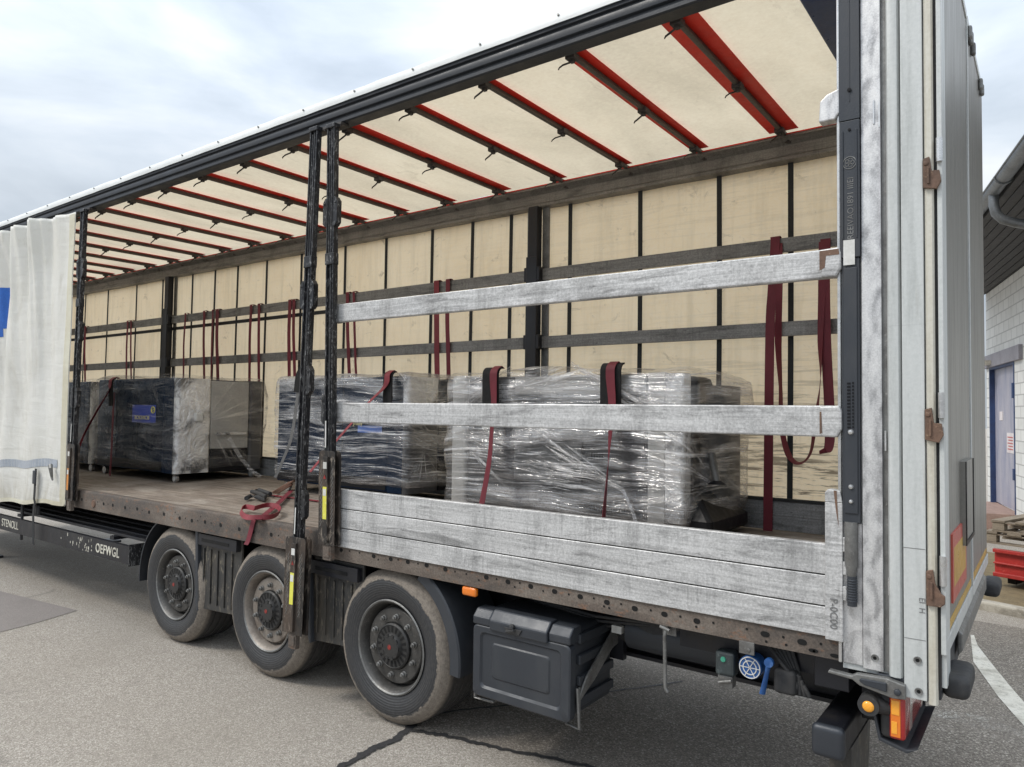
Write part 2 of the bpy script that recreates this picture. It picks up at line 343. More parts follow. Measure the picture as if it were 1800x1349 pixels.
MT['soffit'] = worn('dark_soffit_boards', (.055, .055, .056), (.09, .09, .09), (.04, .04, .04), rough=.7, stretch=(1, 1, 1), sc_=2)
MT['zinc'] = worn('weathered_zinc', (.20, .215, .23), (.36, .37, .38), (.11, .115, .12), sc_=5, rough=.4, metal=.5)
MT['bluedoor'] = worn('faded_blue_violet_door', (.38, .37, .43), (.48, .43, .45), (.20, .22, .33), sc_=2.2, rough=.45, stretch=(2, 2, .5))
MT['doorframe'] = worn('grey_lintel', (.28, .27, .30), (.36, .35, .37), (.2, .19, .21), rough=.7)
MT['blueframe'] = worn('dark_blue_frame', (.03, .06, .16), (.08, .1, .2), (.02, .03, .08), rough=.5)
MT['paper'] = worn('white_paper_sign', (.7, .66, .66), (.76, .74, .74), (.6, .5, .5), rough=.7)
MT['redink'] = worn('red_ink', (.5, .12, .12), (.5, .15, .15), (.4, .1, .1), rough=.7)
MT['wood'] = worn('grey_pallet_wood', (.27, .225, .17), (.42, .37, .30), (.13, .10, .075), sc_=5, rough=.85, stretch=(1, 1, 6), bump=.4)
MT['redsteel'] = worn('red_painted_steel', (.42, .035, .03), (.55, .12, .10), (.22, .02, .02), sc_=4, rough=.4)
MT['kerb'] = worn('kerb_concrete', (.42, .39, .33), (.58, .55, .48), (.16, .14, .11), sc_=6, rough=.9, bump=.5)
MT['gravelstrip'] = worn('brown_sandy_strip', (.20, .155, .085), (.34, .30, .20), (.11, .085, .05), sc_=7, rough=.95, bump=.6)
MT['step'] = worn('red_brown_step', (.34, .23, .19), (.45, .36, .32), (.22, .15, .12), sc_=6, rough=.85)
MT['yellowref'] = worn('yellow_reflector', (.50, .31, .05), (.58, .42, .12), (.38, .24, .05), rough=.35)
MT['redref'] = worn('red_reflector', (.46, .09, .07), (.5, .16, .12), (.36, .07, .05), rough=.35)
MT['sticker_y'] = worn('yellow_sticker', (.72, .70, .10), (.8, .8, .35), (.55, .5, .05), rough=.4)
MT['sticker_o'] = worn('orange_sticker', (.62, .24, .04), (.7, .4, .1), (.4, .15, .03), rough=.4)
MT['sticker_w'] = worn('white_sticker', (.66, .66, .64), (.75, .75, .72), (.45, .45, .42), rough=.5)
MT['yellowtext'] = worn('pale_yellow_print', (.62, .58, .32), (.7, .66, .4), (.5, .45, .2), rough=.5)
MT['whitetext'] = worn('chipped_white_print', (.62, .60, .52), (.7, .7, .6), (.3, .28, .24), rough=.6, sc_=12)
MT['greymark'] = worn('pencil_grey_mark', (.17, .17, .17), (.2, .2, .2), (.12, .12, .12), rough=.7)
MT['bluesteel'] = worn('machine_navy', (.006, .017, .040), (.008, .021, .048), (.005, .013, .030), rough=.3, bump=.01, fine=20, contrast=.02, spec=.10)
MT['machgrey'] = worn('machine_light_grey', (.40, .395, .38), (.48, .48, .46), (.31, .31, .30), rough=.35, bump=.03, spec=.3)
MT['machdoor'] = worn('machine_door_grey', (.15, .15, .15), (.2, .2, .2), (.11, .11, .11), rough=.35, bump=.03, spec=.2)
MT['machmid'] = worn('machine_mid_grey', (.075, .075, .078), (.11, .11, .11), (.05, .05, .05), rough=.35, bump=.03, spec=.2)
MT['machdark'] = worn('machine_charcoal', (.014, .014, .016), (.03, .03, .03), (.01, .01, .01), rough=.4, bump=.03, spec=.15)
def mk_glare_silver(name):
    t = NT(name); a = t.noise(t.co((1, 1, .8)), 4.5, 5, .6, 1.4); b = t.noise(t.co((1, 1, 1)), 45, 4, .75, .6)
    return t.done(t.bsdf(t.ramp(t.noise(t.co((1, 1, .9), loc=(1, 2, 6.4)), 2.6, 5, .62, .8), [(.40, .16), (.50, .80), (.62, .96)]), t.mr(a, .3, .7, .12, .34), .45, t.bump(t.math('ADD', t.math('MULTIPLY', a, 2.2), t.math('MULTIPLY', b, .35)), .9, .03)))  # bright and dark reflections painted into the base colour of the silver
MT['machsilver'] = mk_glare_silver('silver_painted_glare')
MT['labelblue'] = worn('label_blue', (.02, .06, .45), (.03, .1, .55), (.01, .04, .3), rough=.4)
MT['labelpaleblue'] = worn('label_pale_blue', (.10, .19, .52), (.2, .3, .6), (.06, .12, .4), rough=.4)
MT['ringyellow'] = worn('ring_yellow', (.75, .70, .12), (.8, .78, .3), (.6, .5, .05), rough=.4)
MT['felt'] = worn('black_edge_felt', (.012, .012, .013), (.03, .03, .03), (.008, .008, .008), rough=.9, fine=150)
MT['valveblue'] = worn('valve_blue', (.02, .085, .26), (.10, .2, .42), (.01, .045, .16), rough=.4)
MT['valvegrey'] = worn('valve_grey', (.035, .045, .048), (.15, .18, .18), (.03, .04, .045), rough=.5)
MT['green'] = worn('green_button', (.05, .30, .20), (.1, .4, .3), (.03, .2, .13), rough=.4)
MT['copper'] = worn('worn_ratchet', (.30, .17, .12), (.62, .5, .42), (.12, .07, .05), sc_=14, rough=.4, metal=.6)

def mk_film(name, dens=1.0, seed=0., haze=.02, cover=.5, gloss=.05, sheen=.3, bst=.7, fans=(), base=1.):
    """stretch film: clear plastic; level wrinkles plus straight tension lines fanning out of the places where it is gathered"""
    t = NT(name)
    sp = t.n('ShaderNodeSeparateXYZ', {0: t.tc.outputs['Object']}); U = t.math('ADD', sp.outputs[0], sp.outputs[1]); Z = sp.outputs[2]
    wp = t.noise(t.co(loc=(seed, 1, 2)), 1.3, 2, .5); slope = t.math('MULTIPLY', t.math('SUBTRACT', wp, .5), .14)
    Zw = t.math('ADD', Z, slope)
    def uv(a, b, la=0., lb=0.):
        return t.n('ShaderNodeCombineXYZ', {0: t.math('MULTIPLY_ADD', U, a), 1: t.math('MULTIPLY', Zw, b), 2: la}).outputs[0] if 0 else t.n('ShaderNodeCombineXYZ', {0: t.math('MULTIPLY', U, a), 1: t.math('MULTIPLY', Zw, b), 2: la}).outputs[0]
    L0 = t.noise(uv(.9, 6.5, seed), 1., 4, .6, .5)
    A = t.noise(uv(1.3, 34, seed+1), 1., 3, .6, .15)
    B = t.noise(uv(2.2, 110, seed+2), 1., 2, .6, .1)
    big = t.mr(t.noise(t.co((1, 1, 1.4), loc=(seed+2, 2, 2)), 1.9, 4, .6, .5), .42, .60, cover, 1.)
    S = t.math('MULTIPLY', t.math('MAXIMUM', t.mr(A, .54, .70), t.math('MULTIPLY', t.mr(B, .55, .72), .75)), t.math('MULTIPLY', big, base))
    S = t.math('MAXIMUM', S, t.math('MULTIPLY', t.math('MULTIPLY', t.mr(L0, .47, .66), sheen), t.mr(B, .35, .60, .45, 1.)))  # broad sheen of the film painted in as soft milky bands
    HF = None
    for q, (pu, pz, a0, wd, rmax, st) in enumerate(fans):
        du = t.math('SUBTRACT', U, pu); dz_ = t.math('SUBTRACT', Z, pz)
        ang = t.math('ARCTAN2', dz_, du); rr_ = t.math('POWER', t.math('ADD', t.math('POWER', t.math('ABSOLUTE', du), 2.), t.math('POWER', t.math('ABSOLUTE', dz_), 2.)), .5)
        # wrapped distance of the angle from the fan's middle
        da = t.math('ABSOLUTE', t.math('ARCTAN2', t.math('SINE', t.math('SUBTRACT', ang, R(a0))), t.math('COSINE', t.math('SUBTRACT', ang, R(a0)))))
        m = t.math('MULTIPLY', t.mr(da, R(wd), R(wd*.45)), t.mr(rr_, rmax, rmax*.45))
        n1_ = t.noise(t.n('ShaderNodeCombineXYZ', {0: t.math('MULTIPLY', ang, 13.), 1: t.math('MULTIPLY', rr_, 1.4), 2: seed+q*7.3}).outputs[0], 1., 4, .72, .15)
        f_ = t.math('MULTIPLY', t.math('MULTIPLY', t.mr(n1_, .50, .66), m), st)
        S = t.math('MAXIMUM', S, f_); HF = f_ if HF is None else t.math('MAXIMUM', HF, f_)
    crink = t.noise(t.co(loc=(seed, 0, 0)), 30, 4, .7, 1.2)
    S = t.math('MULTIPLY', S, t.mr(crink, .32, .56, .60, 1.))
    H = t.math('ADD', t.math('ADD', t.math('MULTIPLY', A, .5), t.math('MULTIPLY', L0, 1.5)), t.math('ADD', t.math('MULTIPLY', B, .15), t.math('MULTIPLY', crink, .10)))
    if HF is not None: H = t.math('ADD', H, t.math('MULTIPLY', HF, .5))
    nb = t.bump(H, bst, .030)
    fr = t.n('ShaderNodeLayerWeight', {'Blend': .16}).outputs['Fresnel']
    g = t.math('MULTIPLY', t.math('ADD', t.math('MULTIPLY', fr, .40), gloss), t.mr(L0, .42, .60, .2, 1.6))
    tr = t.n('ShaderNodeBsdfTransparent', {'Color': (.96, .96, .96, 1)}).outputs[0]
    gl = t.n('ShaderNodeBsdfGlossy', {'Color': (.95, .95, .97, 1), 'Roughness': .10, 'Normal': nb}).outputs[0]
    clear = t.n('ShaderNodeMixShader', {0: t.math('MINIMUM', g, .7), 1: tr, 2: gl}).outputs[0]
    df = t.n('ShaderNodeBsdfDiffuse', {'Color': (.95, .95, .96, 1)}).outputs[0]
    gl2 = t.n('ShaderNodeBsdfGlossy', {'Color': (1, 1, 1, 1), 'Roughness': .18, 'Normal': nb}).outputs[0]
    milk = t.n('ShaderNodeMixShader', {0: .4, 1: df, 2: gl2}).outputs[0]
    return t.done(t.n('ShaderNodeMixShader', {0: t.math('MINIMUM', t.math('ADD', t.math('MULTIPLY', S, dens), haze), .97), 1: clear, 2: milk}).outputs[0])
def fz(px, py, root, Y=None, X=None):
    p = (at(px, py, Y) if X is None else atx(px, py, X)) - Vector(root)
    return p.x+p.y, p.z
r1, r2, r4 = (-8.93, 1.495, 1.16), (-5.73, 1.675, 1.16), (-3.2, 1.62, 1.16)
def fan(root, px, py, a0, wd, rmax, st, Y=None, X=None): return (*fz(px, py, root, Y, X), a0, wd, rmax, st)
MT['film_a'] = mk_film('stretch_film_loose', .62, 1.3, .006, .10, .012, .22, .35, [
    fan(r1, 372, 740, 205, 42, 1.0, .75, X=-7.98), fan(r1, 372, 740, 35, 45, .9, .60, X=-7.98), fan(r1, 372, 745, -55, 25, .8, .75, X=-7.98),
    fan(r1, 345, 668, -95, 50, .7, .95, X=-7.98), fan(r1, 335, 790, -85, 60, .6, .9, X=-7.98), fan(r1, 262, 650, -72, 28, .75, .45, Y=.92), fan(r1, 300, 652, -45, 20, .5, .45, Y=.92), fan(r1, 205, 665, -150, 30, .9, .40, Y=.92), fan(r1, 320, 880, 150, 28, 1.2, .32, Y=.92)], .55)
MT['film_b'] = mk_film('stretch_film_tight', .95, 7.7, .015, .70, .05, .60, .7, [
    fan(r2, 792, 800, 158, 32, .9, .9, X=-4.78), fan(r2, 690, 640, -35, 30, .7, .8, Y=1.26), fan(r2, 800, 700, 190, 30, .6, .8, X=-4.78), fan(r2, 560, 650, -60, 30, .6, .6, Y=1.26), fan(r2, 752, 735, 90, 80, .5, .9, X=-4.78), fan(r2, 745, 790, -80, 80, .4, .9, X=-4.78)], 1.)
MT['film_c'] = mk_film('stretch_film_wide', 1.0, 4.1, .03, .60, .06, .70, .7, [
    fan(r4, 1258, 850, 170, 38, 1.3, .90, X=-2.1), fan(r4, 1330, 690, 185, 28, .8, .70, X=-2.05), fan(r4, 1330, 900, 140, 40, .7, .8, X=-2.05),
    fan(r4, 885, 650, 205, 35, .6, .95, Y=1.17), fan(r4, 885, 690, 12, 16, 1.1, .95, Y=1.17), fan(r4, 1000, 640, -28, 14, 1.2, 1.0, Y=1.17), fan(r4, 1095, 860, 163, 20, 1.5, 1.0, Y=1.17),
    fan(r4, 800, 760, -20, 34, .8, .85, Y=1.17), fan(r4, 1080, 700, -18, 22, 1.0, .9, Y=1.17)], 1.)

# ------------------------------------------------------------------ mesh building
ORI = {}
class MB:
    def __init__(s): s.v = []; s.f = []; s.mi = []; s.cur = 0; s.uv = None
    def mat(s, i): s.cur = i; return s
    def add(s, vs, fs):
        b = len(s.v); s.v += [tuple(v) for v in vs]
        for f in fs: s.f.append(tuple(b+i for i in f)); s.mi.append(s.cur)
        return s
    def box(s, x0, x1, y0, y1, z0, z1, T=None):
        vs = [Vector((x, y, z)) for z in (z0, z1) for y in (y0, y1) for x in (x0, x1)]
        if T is not None: vs = [T @ v for v in vs]
        return s.add(vs, [(0, 2, 3, 1), (4, 5, 7, 6), (0, 1, 5, 4), (2, 6, 7, 3), (0, 4, 6, 2), (1, 3, 7, 5)])
    def prism(s, poly, ax, a, b):
        def P(u, v, t): return (t, u, v) if ax == 0 else ((u, t, v) if ax == 1 else (u, v, t))
        n = len(poly)
        vs = [P(u, v, a) for u, v in poly] + [P(u, v, b) for u, v in poly]
        fs = [(i, (i+1) % n, n+(i+1) % n, n+i) for i in range(n)] + [tuple(range(n))[::-1], tuple(range(n, 2*n))]
        return s.add(vs, fs)
    def tube(s, pts, r, n=10, flat=1.0, cap=True):
        pts = [Vector(p) for p in pts]; rs = r if isinstance(r, (list, tuple)) else [r]*len(pts)
        vs = []; pu = None
        for i, p in enumerate(pts):
            d = (pts[min(i+1, len(pts)-1)] - pts[max(i-1, 0)]).normalized()
            if pu is None: pu = d.orthogonal().normalized() if abs(d.z) > .9 else d.cross(Vector((0, 0, 1))).normalized()
            pu = (pu - d*pu.dot(d)).normalized(); q = d.cross(pu)
            for k in range(n):
                a = 2*math.pi*k/n; vs.append(p + (pu*math.cos(a) + q*math.sin(a)*flat)*rs[i])
        m = len(pts)
        fs = [(i*n+k, i*n+(k+1) % n, (i+1)*n+(k+1) % n, (i+1)*n+k) for i in range(m-1) for k in range(n)]
        if cap: fs += [tuple(range(n))[::-1], tuple(range((m-1)*n, m*n))]
        return s.add(vs, fs)
    def lathe(s, prof, n=48, c=(0, 0, 0), ax=1, close=False, cap=None):
        vs = []
        for r, h in prof:
            for k in range(n):
                a = 2*math.pi*k/n; u, v = r*math.cos(a), r*math.sin(a)
                p = (u, h, v) if ax == 1 else ((h, u, v) if ax == 0 else (u, v, h))
                vs.append((p[0]+c[0], p[1]+c[1], p[2]+c[2]))
        m = len(prof); R_ = m if close else m-1
        fs = [(i*n+k, i*n+(k+1) % n, ((i+1) % m)*n+(k+1) % n, ((i+1) % m)*n+k) for i in range(R_) for k in range(n)]
        if not close:
            mxr = max(q[0] for q in prof)
            if cap or (cap is None and prof[0][0] < .2 and prof[0][0] != prof[1][0] or mxr < .03): fs.append(tuple(range(n)))
            if cap or (cap is None and prof[-1][0] < .2): fs.append(tuple(range((m-1)*n, m*n)))
        return s.add(vs, fs)
    def ribbon(s, pts, wv, t=.002, sub=1):
        """flat webbing along pts; wv = half-width vector(s)"""
        P = [Vector(p) for p in pts]; W = [Vector(x) for x in wv] if isinstance(wv, list) else [Vector(wv)]*len(P)
        if sub > 1:
            P2, W2 = [], []
            for i in range(len(P)-1):
                a, b, c, d = P[max(i-1, 0)], P[i], P[i+1], P[min(i+2, len(P)-1)]
                for k in range(sub):
                    u = k/sub
                    P2.append(.5*((2*b)+(c-a)*u+(2*a-5*b+4*c-d)*u*u+(3*b-a-3*c+d)*u**3)); W2.append(W[i].lerp(W[i+1], u))
            P2.append(P[-1]); W2.append(W[-1]); P, W = P2, W2
        vs = []
        for i, p in enumerate(P):
            d = (P[min(i+1, len(P)-1)] - P[max(i-1, 0)]).normalized(); nn = d.cross(W[i]).normalized()*t*.5
            vs += [p-W[i]-nn, p+W[i]-nn, p+W[i]+nn, p-W[i]+nn]
        fs = []
        for i in range(len(P)-1):
            for k in range(4): fs.append((i*4+k, i*4+(k+1) % 4, (i+1)*4+(k+1) % 4, (i+1)*4+k))
        m = (len(P)-1)*4; fs += [(0, 3, 2, 1), (m, m+1, m+2, m+3)]
        return s.add(vs, fs)
    def grid(s, fn, nu, nv):
        vs = [fn(i/nu, j/nv) for j in range(nv+1) for i in range(nu+1)]
        fs = [(j*(nu+1)+i, j*(nu+1)+i+1, (j+1)*(nu+1)+i+1, (j+1)*(nu+1)+i) for j in range(nv) for i in range(nu)]
        return s.add(vs, fs)
    def rbox(s, x0, x1, y0, y1, z0, z1, r=.05, seg=.12, fn=None, rb=None):
        """rounded box with a grid on each face; fn displaces a point"""
        c = Vector(((x0+x1)/2, (y0+y1)/2, (z0+z1)/2)); h = Vector(((x1-x0)/2, (y1-y0)/2, (z1-z0)/2))
        def axis(hh):
            n = max(2, int(2*(hh-r)/seg)+1); core = [-(hh-r)+2*(hh-r)*i/n for i in range(n+1)]
            return [-hh, -hh+r*.3, -hh+r*.65] + core + [hh-r*.65, hh-r*.3, hh]
        A = [axis(h[i]) for i in range(3)]
        def mp_(p):
            q = Vector([max(-(h[i]-r), min(h[i]-r, p[i])) for i in range(3)]); d = p-q
            if d.length > 1e-9:
                ad = max(abs(d.x), abs(d.y), abs(d.z)); d = d.normalized()*ad
            o = c+q+d
            return fn(o, d) if fn else o
        for a in range(3):
            b, e_ = [i for i in range(3) if i != a]
            for sg in (-1, 1):
                U, V = A[b], A[e_]; vs = []
                for v in V:
                    for u in U:
                        p = [0, 0, 0]; p[a] = sg*h[a]; p[b] = u; p[e_] = v; vs.append(mp_(Vector(p)))
                nu = len(U)
                s.add(vs, [(j*nu+i, j*nu+i+1, (j+1)*nu+i+1, (j+1)*nu+i) for j in range(len(V)-1) for i in range(nu-1)])
        return s
    def build(s, name, mats, parent=None, bevel=0, smooth=0, merge=False, seg=2):
        me = bpy.data.meshes.new(name)
        o_ = ORI.get(parent.name, Vector()) if parent else Vector()
        me.from_pydata([tuple(Vector(v)-o_) for v in s.v], [], s.f)
        mats = mats if isinstance(mats, (list, tuple)) else [mats]
        for m in mats: me.materials.append(MT[m])
        me.polygons.foreach_set('material_index', s.mi)
        bm = bmesh.new(); bm.from_mesh(me)
        if merge: bmesh.ops.remove_doubles(bm, verts=bm.verts, dist=1e-4)
        bmesh.ops.recalc_face_normals(bm, faces=bm.faces); bm.to_mesh(me); bm.free()
        if smooth:
            me.polygons.foreach_set('use_smooth', [True]*len(me.polygons)); me.set_sharp_from_angle(angle=R(smooth))
        o = bpy.data.objects.new(name, me); col.objects.link(o)
        if parent: o.parent = parent
        ORI[o.name] = o_
        if bevel:
            b = o.modifiers.new('bevel', 'BEVEL'); b.width = bevel; b.segments = seg; b.limit_method = 'ANGLE'; b.angle_limit = R(40)
        return o

def tag(o, label=None, cat=None, group=None, kind=None):
    if label: o['label'] = label
    if cat: o['category'] = cat
    if group: o['group'] = group
    if kind: o['kind'] = kind
    return o
def thing(name, loc, label, cat, group=None):
    o = bpy.data.objects.new(name, None); col.objects.link(o); o.location = loc; o.empty_display_size = .2
    ORI[o.name] = Vector(loc); return tag(o, label, cat, group)
def part_empty(name, parent, loc):
    o = bpy.data.objects.new(name, None); col.objects.link(o); o.parent = parent; o.location = Vector(loc)-ORI[parent.name]
    ORI[o.name] = Vector(loc); return o
def copy_tree(o, parent, dloc):
    c = o.copy(); col.objects.link(c); c.parent = parent
    c.location = o.location + Vector(dloc)
    for ch in list(o.children):
        d = ch.copy(); col.objects.link(d); d.parent = c
    return c
def text_part(name, txt, size, mat, parent, o, xd, yd, ext=.0015, bold=0., chars=1.0):
    """lettering lying on a surface: o = lower left corner, xd/yd = directions of writing and up"""
    cu = bpy.data.curves.new(name, 'FONT'); cu.body = txt; cu.size = size; cu.extrude = ext; cu.offset = bold; cu.space_character = chars
    ob = bpy.data.objects.new(name+'_tmp', cu); col.objects.link(ob)
    bpy.context.view_layer.update()
    me = bpy.data.meshes.new_from_object(ob.evaluated_get(bpy.context.evaluated_depsgraph_get()))
    bpy.data.objects.remove(ob); bpy.data.curves.remove(cu)
    xd = Vector(xd); yd = Vector(yd); zd = xd.cross(yd)
    zd.normalize()
    org = Vector(o)-(ORI[parent.name] if parent else Vector())
    for v in me.vertices: v.co = org + xd*v.co.x + yd*v.co.y + zd*v.co.z
    me.materials.clear(); me.materials.append(MT[mat])
    q = bpy.data.objects.new(name, me); col.objects.link(q)
    if parent: q.parent = parent
    return q

# ------------------------------------------------------------------ the setting
g = MB(); g.add([(-150, -150, 0), (150, -150, 0), (150, 150, 0), (-150, 150, 0)], [(0, 1, 2, 3)])
tag(g.build('ground', 'asphalt'), kind='structure')
def flat(name, pts, z, mat, label=None):
    b = MB(); vs = [(p[0], p[1], z) for p in pts]; b.add(vs, [tuple(range(len(vs)))])
    return tag(b.build(name, mat), kind='structure')
pt = [atz(-60, 1022), atz(0, 1040), atz(136, 1074), atz(60, 1097), atz(0, 1112), atz(-120, 1150)]
flat('asphalt_patch', pt, .004, 'patch')
def seam(name, pix, wd):
    P = [atz(*q) for q in pix]; a, b = [], []; b_ = MB()
    vs = []; n = 14; PP = []
    for i in range(len(P)-1):
        for k in range(n): PP.append(P[i].lerp(P[i+1], k/n))
    PP.append(P[-1])
    for i, p in enumerate(PP):
        d = (PP[min(i+1, len(PP)-1)]-PP[max(i-1, 0)]).normalized(); nn = Vector((-d.y, d.x, 0))
        off = (MN.noise(Vector((i*.45, wd*99, 0))))*.022
        h = wd*(.75+.7*MN.noise(Vector((i*.8, 3.3, wd*50)))); h2 = wd*(.75+.7*MN.noise(Vector((i*.7, 8.3, wd*50))))
        vs += [p+nn*(h+off), p-nn*(h2-off)]
    b_.add([(v.x, v.y, .0075) for v in vs], [(2*i, 2*i+1, 2*i+3, 2*i+2) for i in range(len(PP)-1)])
    return tag(b_.build(name, 'tar'), kind='structure')
seam('tar_seam', [(745, 1258), (700, 1298), (640, 1325), (575, 1365), (500, 1420)], .034)
seam('tar_seam', [(722, 1286), (800, 1298), (870, 1316), (960, 1332), (1080, 1362)], .022)
seam('tar_seam', [(745, 1258), (900, 1240), (1200, 1200)], .012)
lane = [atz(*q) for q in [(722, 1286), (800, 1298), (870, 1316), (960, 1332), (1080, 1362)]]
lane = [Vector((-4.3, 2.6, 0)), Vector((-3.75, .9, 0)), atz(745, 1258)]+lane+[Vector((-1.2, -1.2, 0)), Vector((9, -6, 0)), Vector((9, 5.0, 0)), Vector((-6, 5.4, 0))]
flat('dark_asphalt_sheet', lane, .0035, 'asphalt2')  # sheet of darker asphalt to the right of the seam
b = MB()
def strip_on_ground(name, L_, R_, mat, z=.0075):
    vs = []
    for p in L_ + R_[::-1]: q = atz(*p); vs.append((q.x, q.y, z))
    return tag(MB().add(vs, [tuple(range(len(vs)))]).build(name, mat), kind='structure')
strip_on_ground('parking_line', [(1706, 1118), (1711, 1165), (1755, 1227), (1790, 1267), (1860, 1342)], [(1712, 1118), (1719, 1137), (1747, 1173), (1778, 1211), (1860, 1305)], 'line')
strip_on_ground('faded_line', [(1610, 1255), (1810, 1300)], [(1612, 1242), (1812, 1276)], 'line2', .008)
strip_on_ground('faded_line', [(1370, 1222), (1480, 1240)], [(1372, 1212), (1482, 1231)], 'line2', .008)

# far kerb, sandy strip
kd = Vector((math.cos(R(-18)), math.sin(R(-18)), 0)); kn = Vector((-kd.y, kd.x, 0)); k0 = Vector((-.77, 5.75, 0))
def slab(name, a, b_, n0, n1, z0, z1, mat, bev=0.):
    vs = [k0+kd*x+kn*y+Vector((0, 0, z)) for z in (z0, z1) for y in (n0, n1) for x in (a, b_)]
    return MB().add(vs, [(0, 2, 3, 1), (4, 5, 7, 6), (0, 1, 5, 4), (2, 6, 7, 3), (0, 4, 6, 2), (1, 3, 7, 5)]).build(name, mat, None, bevel=bev)
tag(slab('kerb', -6, 9, 0, .15, -.05, .09, 'kerb', .02), kind='structure')
tag(slab('verge', -6, 9, .15, 3.2, -.05, .085, 'gravelstrip'), kind='structure')

# ------------------------------------------------------------------ building behind, right
WA = Vector((.60, 6.45, 0)); WD = (Vector((-1.28, 14.4, 0))-Vector((-.64, 11.7, 0))).normalized(); WN = Vector((-WD.y, WD.x, 0))   # WN points towards -X (outside)
if WN.x > 0: WN = -WN
A0 = Vector((-.64, 11.7, 0)); A0 = A0 - WD*6.0
def WP(s_, out, z): return A0 + WD*s_ + WN*out + Vector((0, 0, z))
bd = thing('brick_building', tuple(A0+WD*6), 'white brick building with a dark eave and zinc gutter behind the trailer', 'building')
def wall_piece(b, s0, s1, z0, z1, o0=0., o1=-.25):
    vs = [WP(s, o, z) for z in (z0, z1) for o in (o0, o1) for s in (s0, s1)]
    b.add(vs, [(0, 2, 3, 1), (4, 5, 7, 6), (0, 1, 5, 4), (2, 6, 7, 3), (0, 4, 6, 2), (1, 3, 7, 5)])
def s_of(x):   # where the sight line through picture column x meets the wall
    v = ray(x, 800); 
    # solve CAM+ t v = A0 + s WD (xy)
    det = v.x*(-WD.y) - (-WD.x)*v.y; dx, dy = A0.x-CAM.x, A0.y-CAM.y
    return (v.x*dy - v.y*dx)/det
sd0, sd1 = s_of(1785), s_of(1741)
ZW = 4.55
def brick_wall(name, pcs):
    b = MB()
    for p in pcs: wall_piece(b, *p)
    o = b.build(name, 'brick', bd)
    me = o.data; uv = me.uv_layers.new(name='UV')
    for pl in me.polygons:
        for li in pl.loop_indices:
            v = me.vertices[me.loops[li].vertex_index].co + ORI[bd.name]; d = v-A0
            uv.data[li].uv = (d.dot(WD), v.z) if abs(pl.normal.z) < .5 else (d.dot(WD), d.dot(WN))
    return o
brick_wall('wall', [(-2, sd0, .0, ZW), (sd1, 9, 0, ZW), (sd0, sd1, 3.25, ZW)])
b = MB(); wall_piece(b, sd0-.6, sd1+.3, 3.0, 3.25, .06, -.2); b.build('lintel', 'doorframe', bd)
dr = MB(); wall_piece(dr, sd0+.06, sd1-.06, .32, 2.96, -.08, -.14); dr = dr.build('door', 'bluedoor', bd)
b = MB(); wall_piece(b, sd0, sd0+.06, .0, 3.0, .01, -.16); wall_piece(b, sd1-.06, sd1, 0, 3.0, .01, -.16); wall_piece(b, sd0+.06, sd1-.06, 2.96, 3.0, .01, -.16); b.build('frame', 'blueframe', dr)
b = MB(); wall_piece(b, sd0+.02, sd0+.10, 2.35, 2.62, .03, -.07); wall_piece(b, sd0+.02, sd0+.10, .9, 1.1, .03, -.07); b.build('hinge', 'blueframe', dr)
b = MB(); wall_piece(b, sd0+.45, sd0+1.0, 1.35, 1.72, -.07, -.079); b.build('notice', 'paper', dr)
b = MB(); wall_piece(b, sd0+1.35, sd0+1.6, 1.95, 2.12, -.07, -.079); b.build('notice', 'paper', dr)
b = MB()
for k in range(5): wall_piece(b, sd0+.52, sd0+.93-.06*(k % 2), 1.41+.055*k, 1.43+.055*k, -.066, -.069)
b.build('lettering', 'redink', dr)
b = MB(); wall_piece(b, sd0-.02, sd1+.05, 0, .30, .5, -.1); b.build('step', 'step', bd)
b = MB(); wall_piece(b, sd1-.5, sd1-.1, 3.05, 3.13, .30, .06); b.build('outdoor_lamp', 'creampaint', bd)
# eave: sloping soffit from the gutter to the wall head, roof above it
b = MB()
vs = [WP(-2, -.1, ZW), WP(9, -.1, ZW), WP(9, 1.12, 4.66), WP(-2, 1.12, 4.66), WP(-2, -.1, 4.9), WP(9, -.1, 4.9), WP(9, 1.12, 4.80), WP(-2, 1.12, 4.80)]
b.add(vs, [(0, 1, 2, 3), (4, 5, 6, 7), (3, 2, 6, 7), (0, 1, 5, 4), (0, 3, 7, 4), (1, 2, 6, 5)])
b.build('eave', 'soffit', bd)
b = MB()
for k in range(9):
    o0 = .02+k*.125
    za = ZW+(4.66-ZW)*(o0+.1)/1.22
    vs = [WP(s, o, z) for z in (za-.012, za) for o in (o0, o0+.012) for s in (-2, 9)]
    b.add(vs, [(0, 2, 3, 1), (4, 5, 7, 6), (0, 1, 5, 4), (2, 6, 7, 3), (0, 4, 6, 2), (1, 3, 7, 5)])
b.build('soffit_batten', 'machdark', bd)
b = MB()
ga = WP(-2, 1.21, 4.74); gb = WP(9, 1.21, 4.74)
ng = 12; ring = []
for s_ in (ga, gb):
    for k in range(ng+1):
        a = math.pi+math.pi*k/ng; ring.append(s_+WN*(.085*math.cos(a))+Vector((0, 0, .085*math.sin(a))))
for s_ in (ga, gb):
    for k in range(ng+1):
        a = math.pi+math.pi*k/ng; ring.append(s_+WN*(.078*math.cos(a))+Vector((0, 0, .078*math.sin(a)+.002)))
fs = [(k, k+1, ng+2+k, ng+1+k) for k in range(ng)]+[(2*(ng+1)+k, 2*(ng+1)+k+1, 3*(ng+1)+k+1, 3*(ng+1)+k) for k in range(ng)]
b.add(ring, fs); b.tube([ga+WN*.088, gb+WN*.088], .011, 8)
for s_ in range(-1, 9, 2): b.tube([WP(s_, 1.21+.094*math.cos(a), 4.74+.094*math.sin(a)) for a in [math.pi+math.pi*k/8 for k in range(9)]], .012, 6)
gut = b.build('gutter', 'zinc', bd, smooth=50)
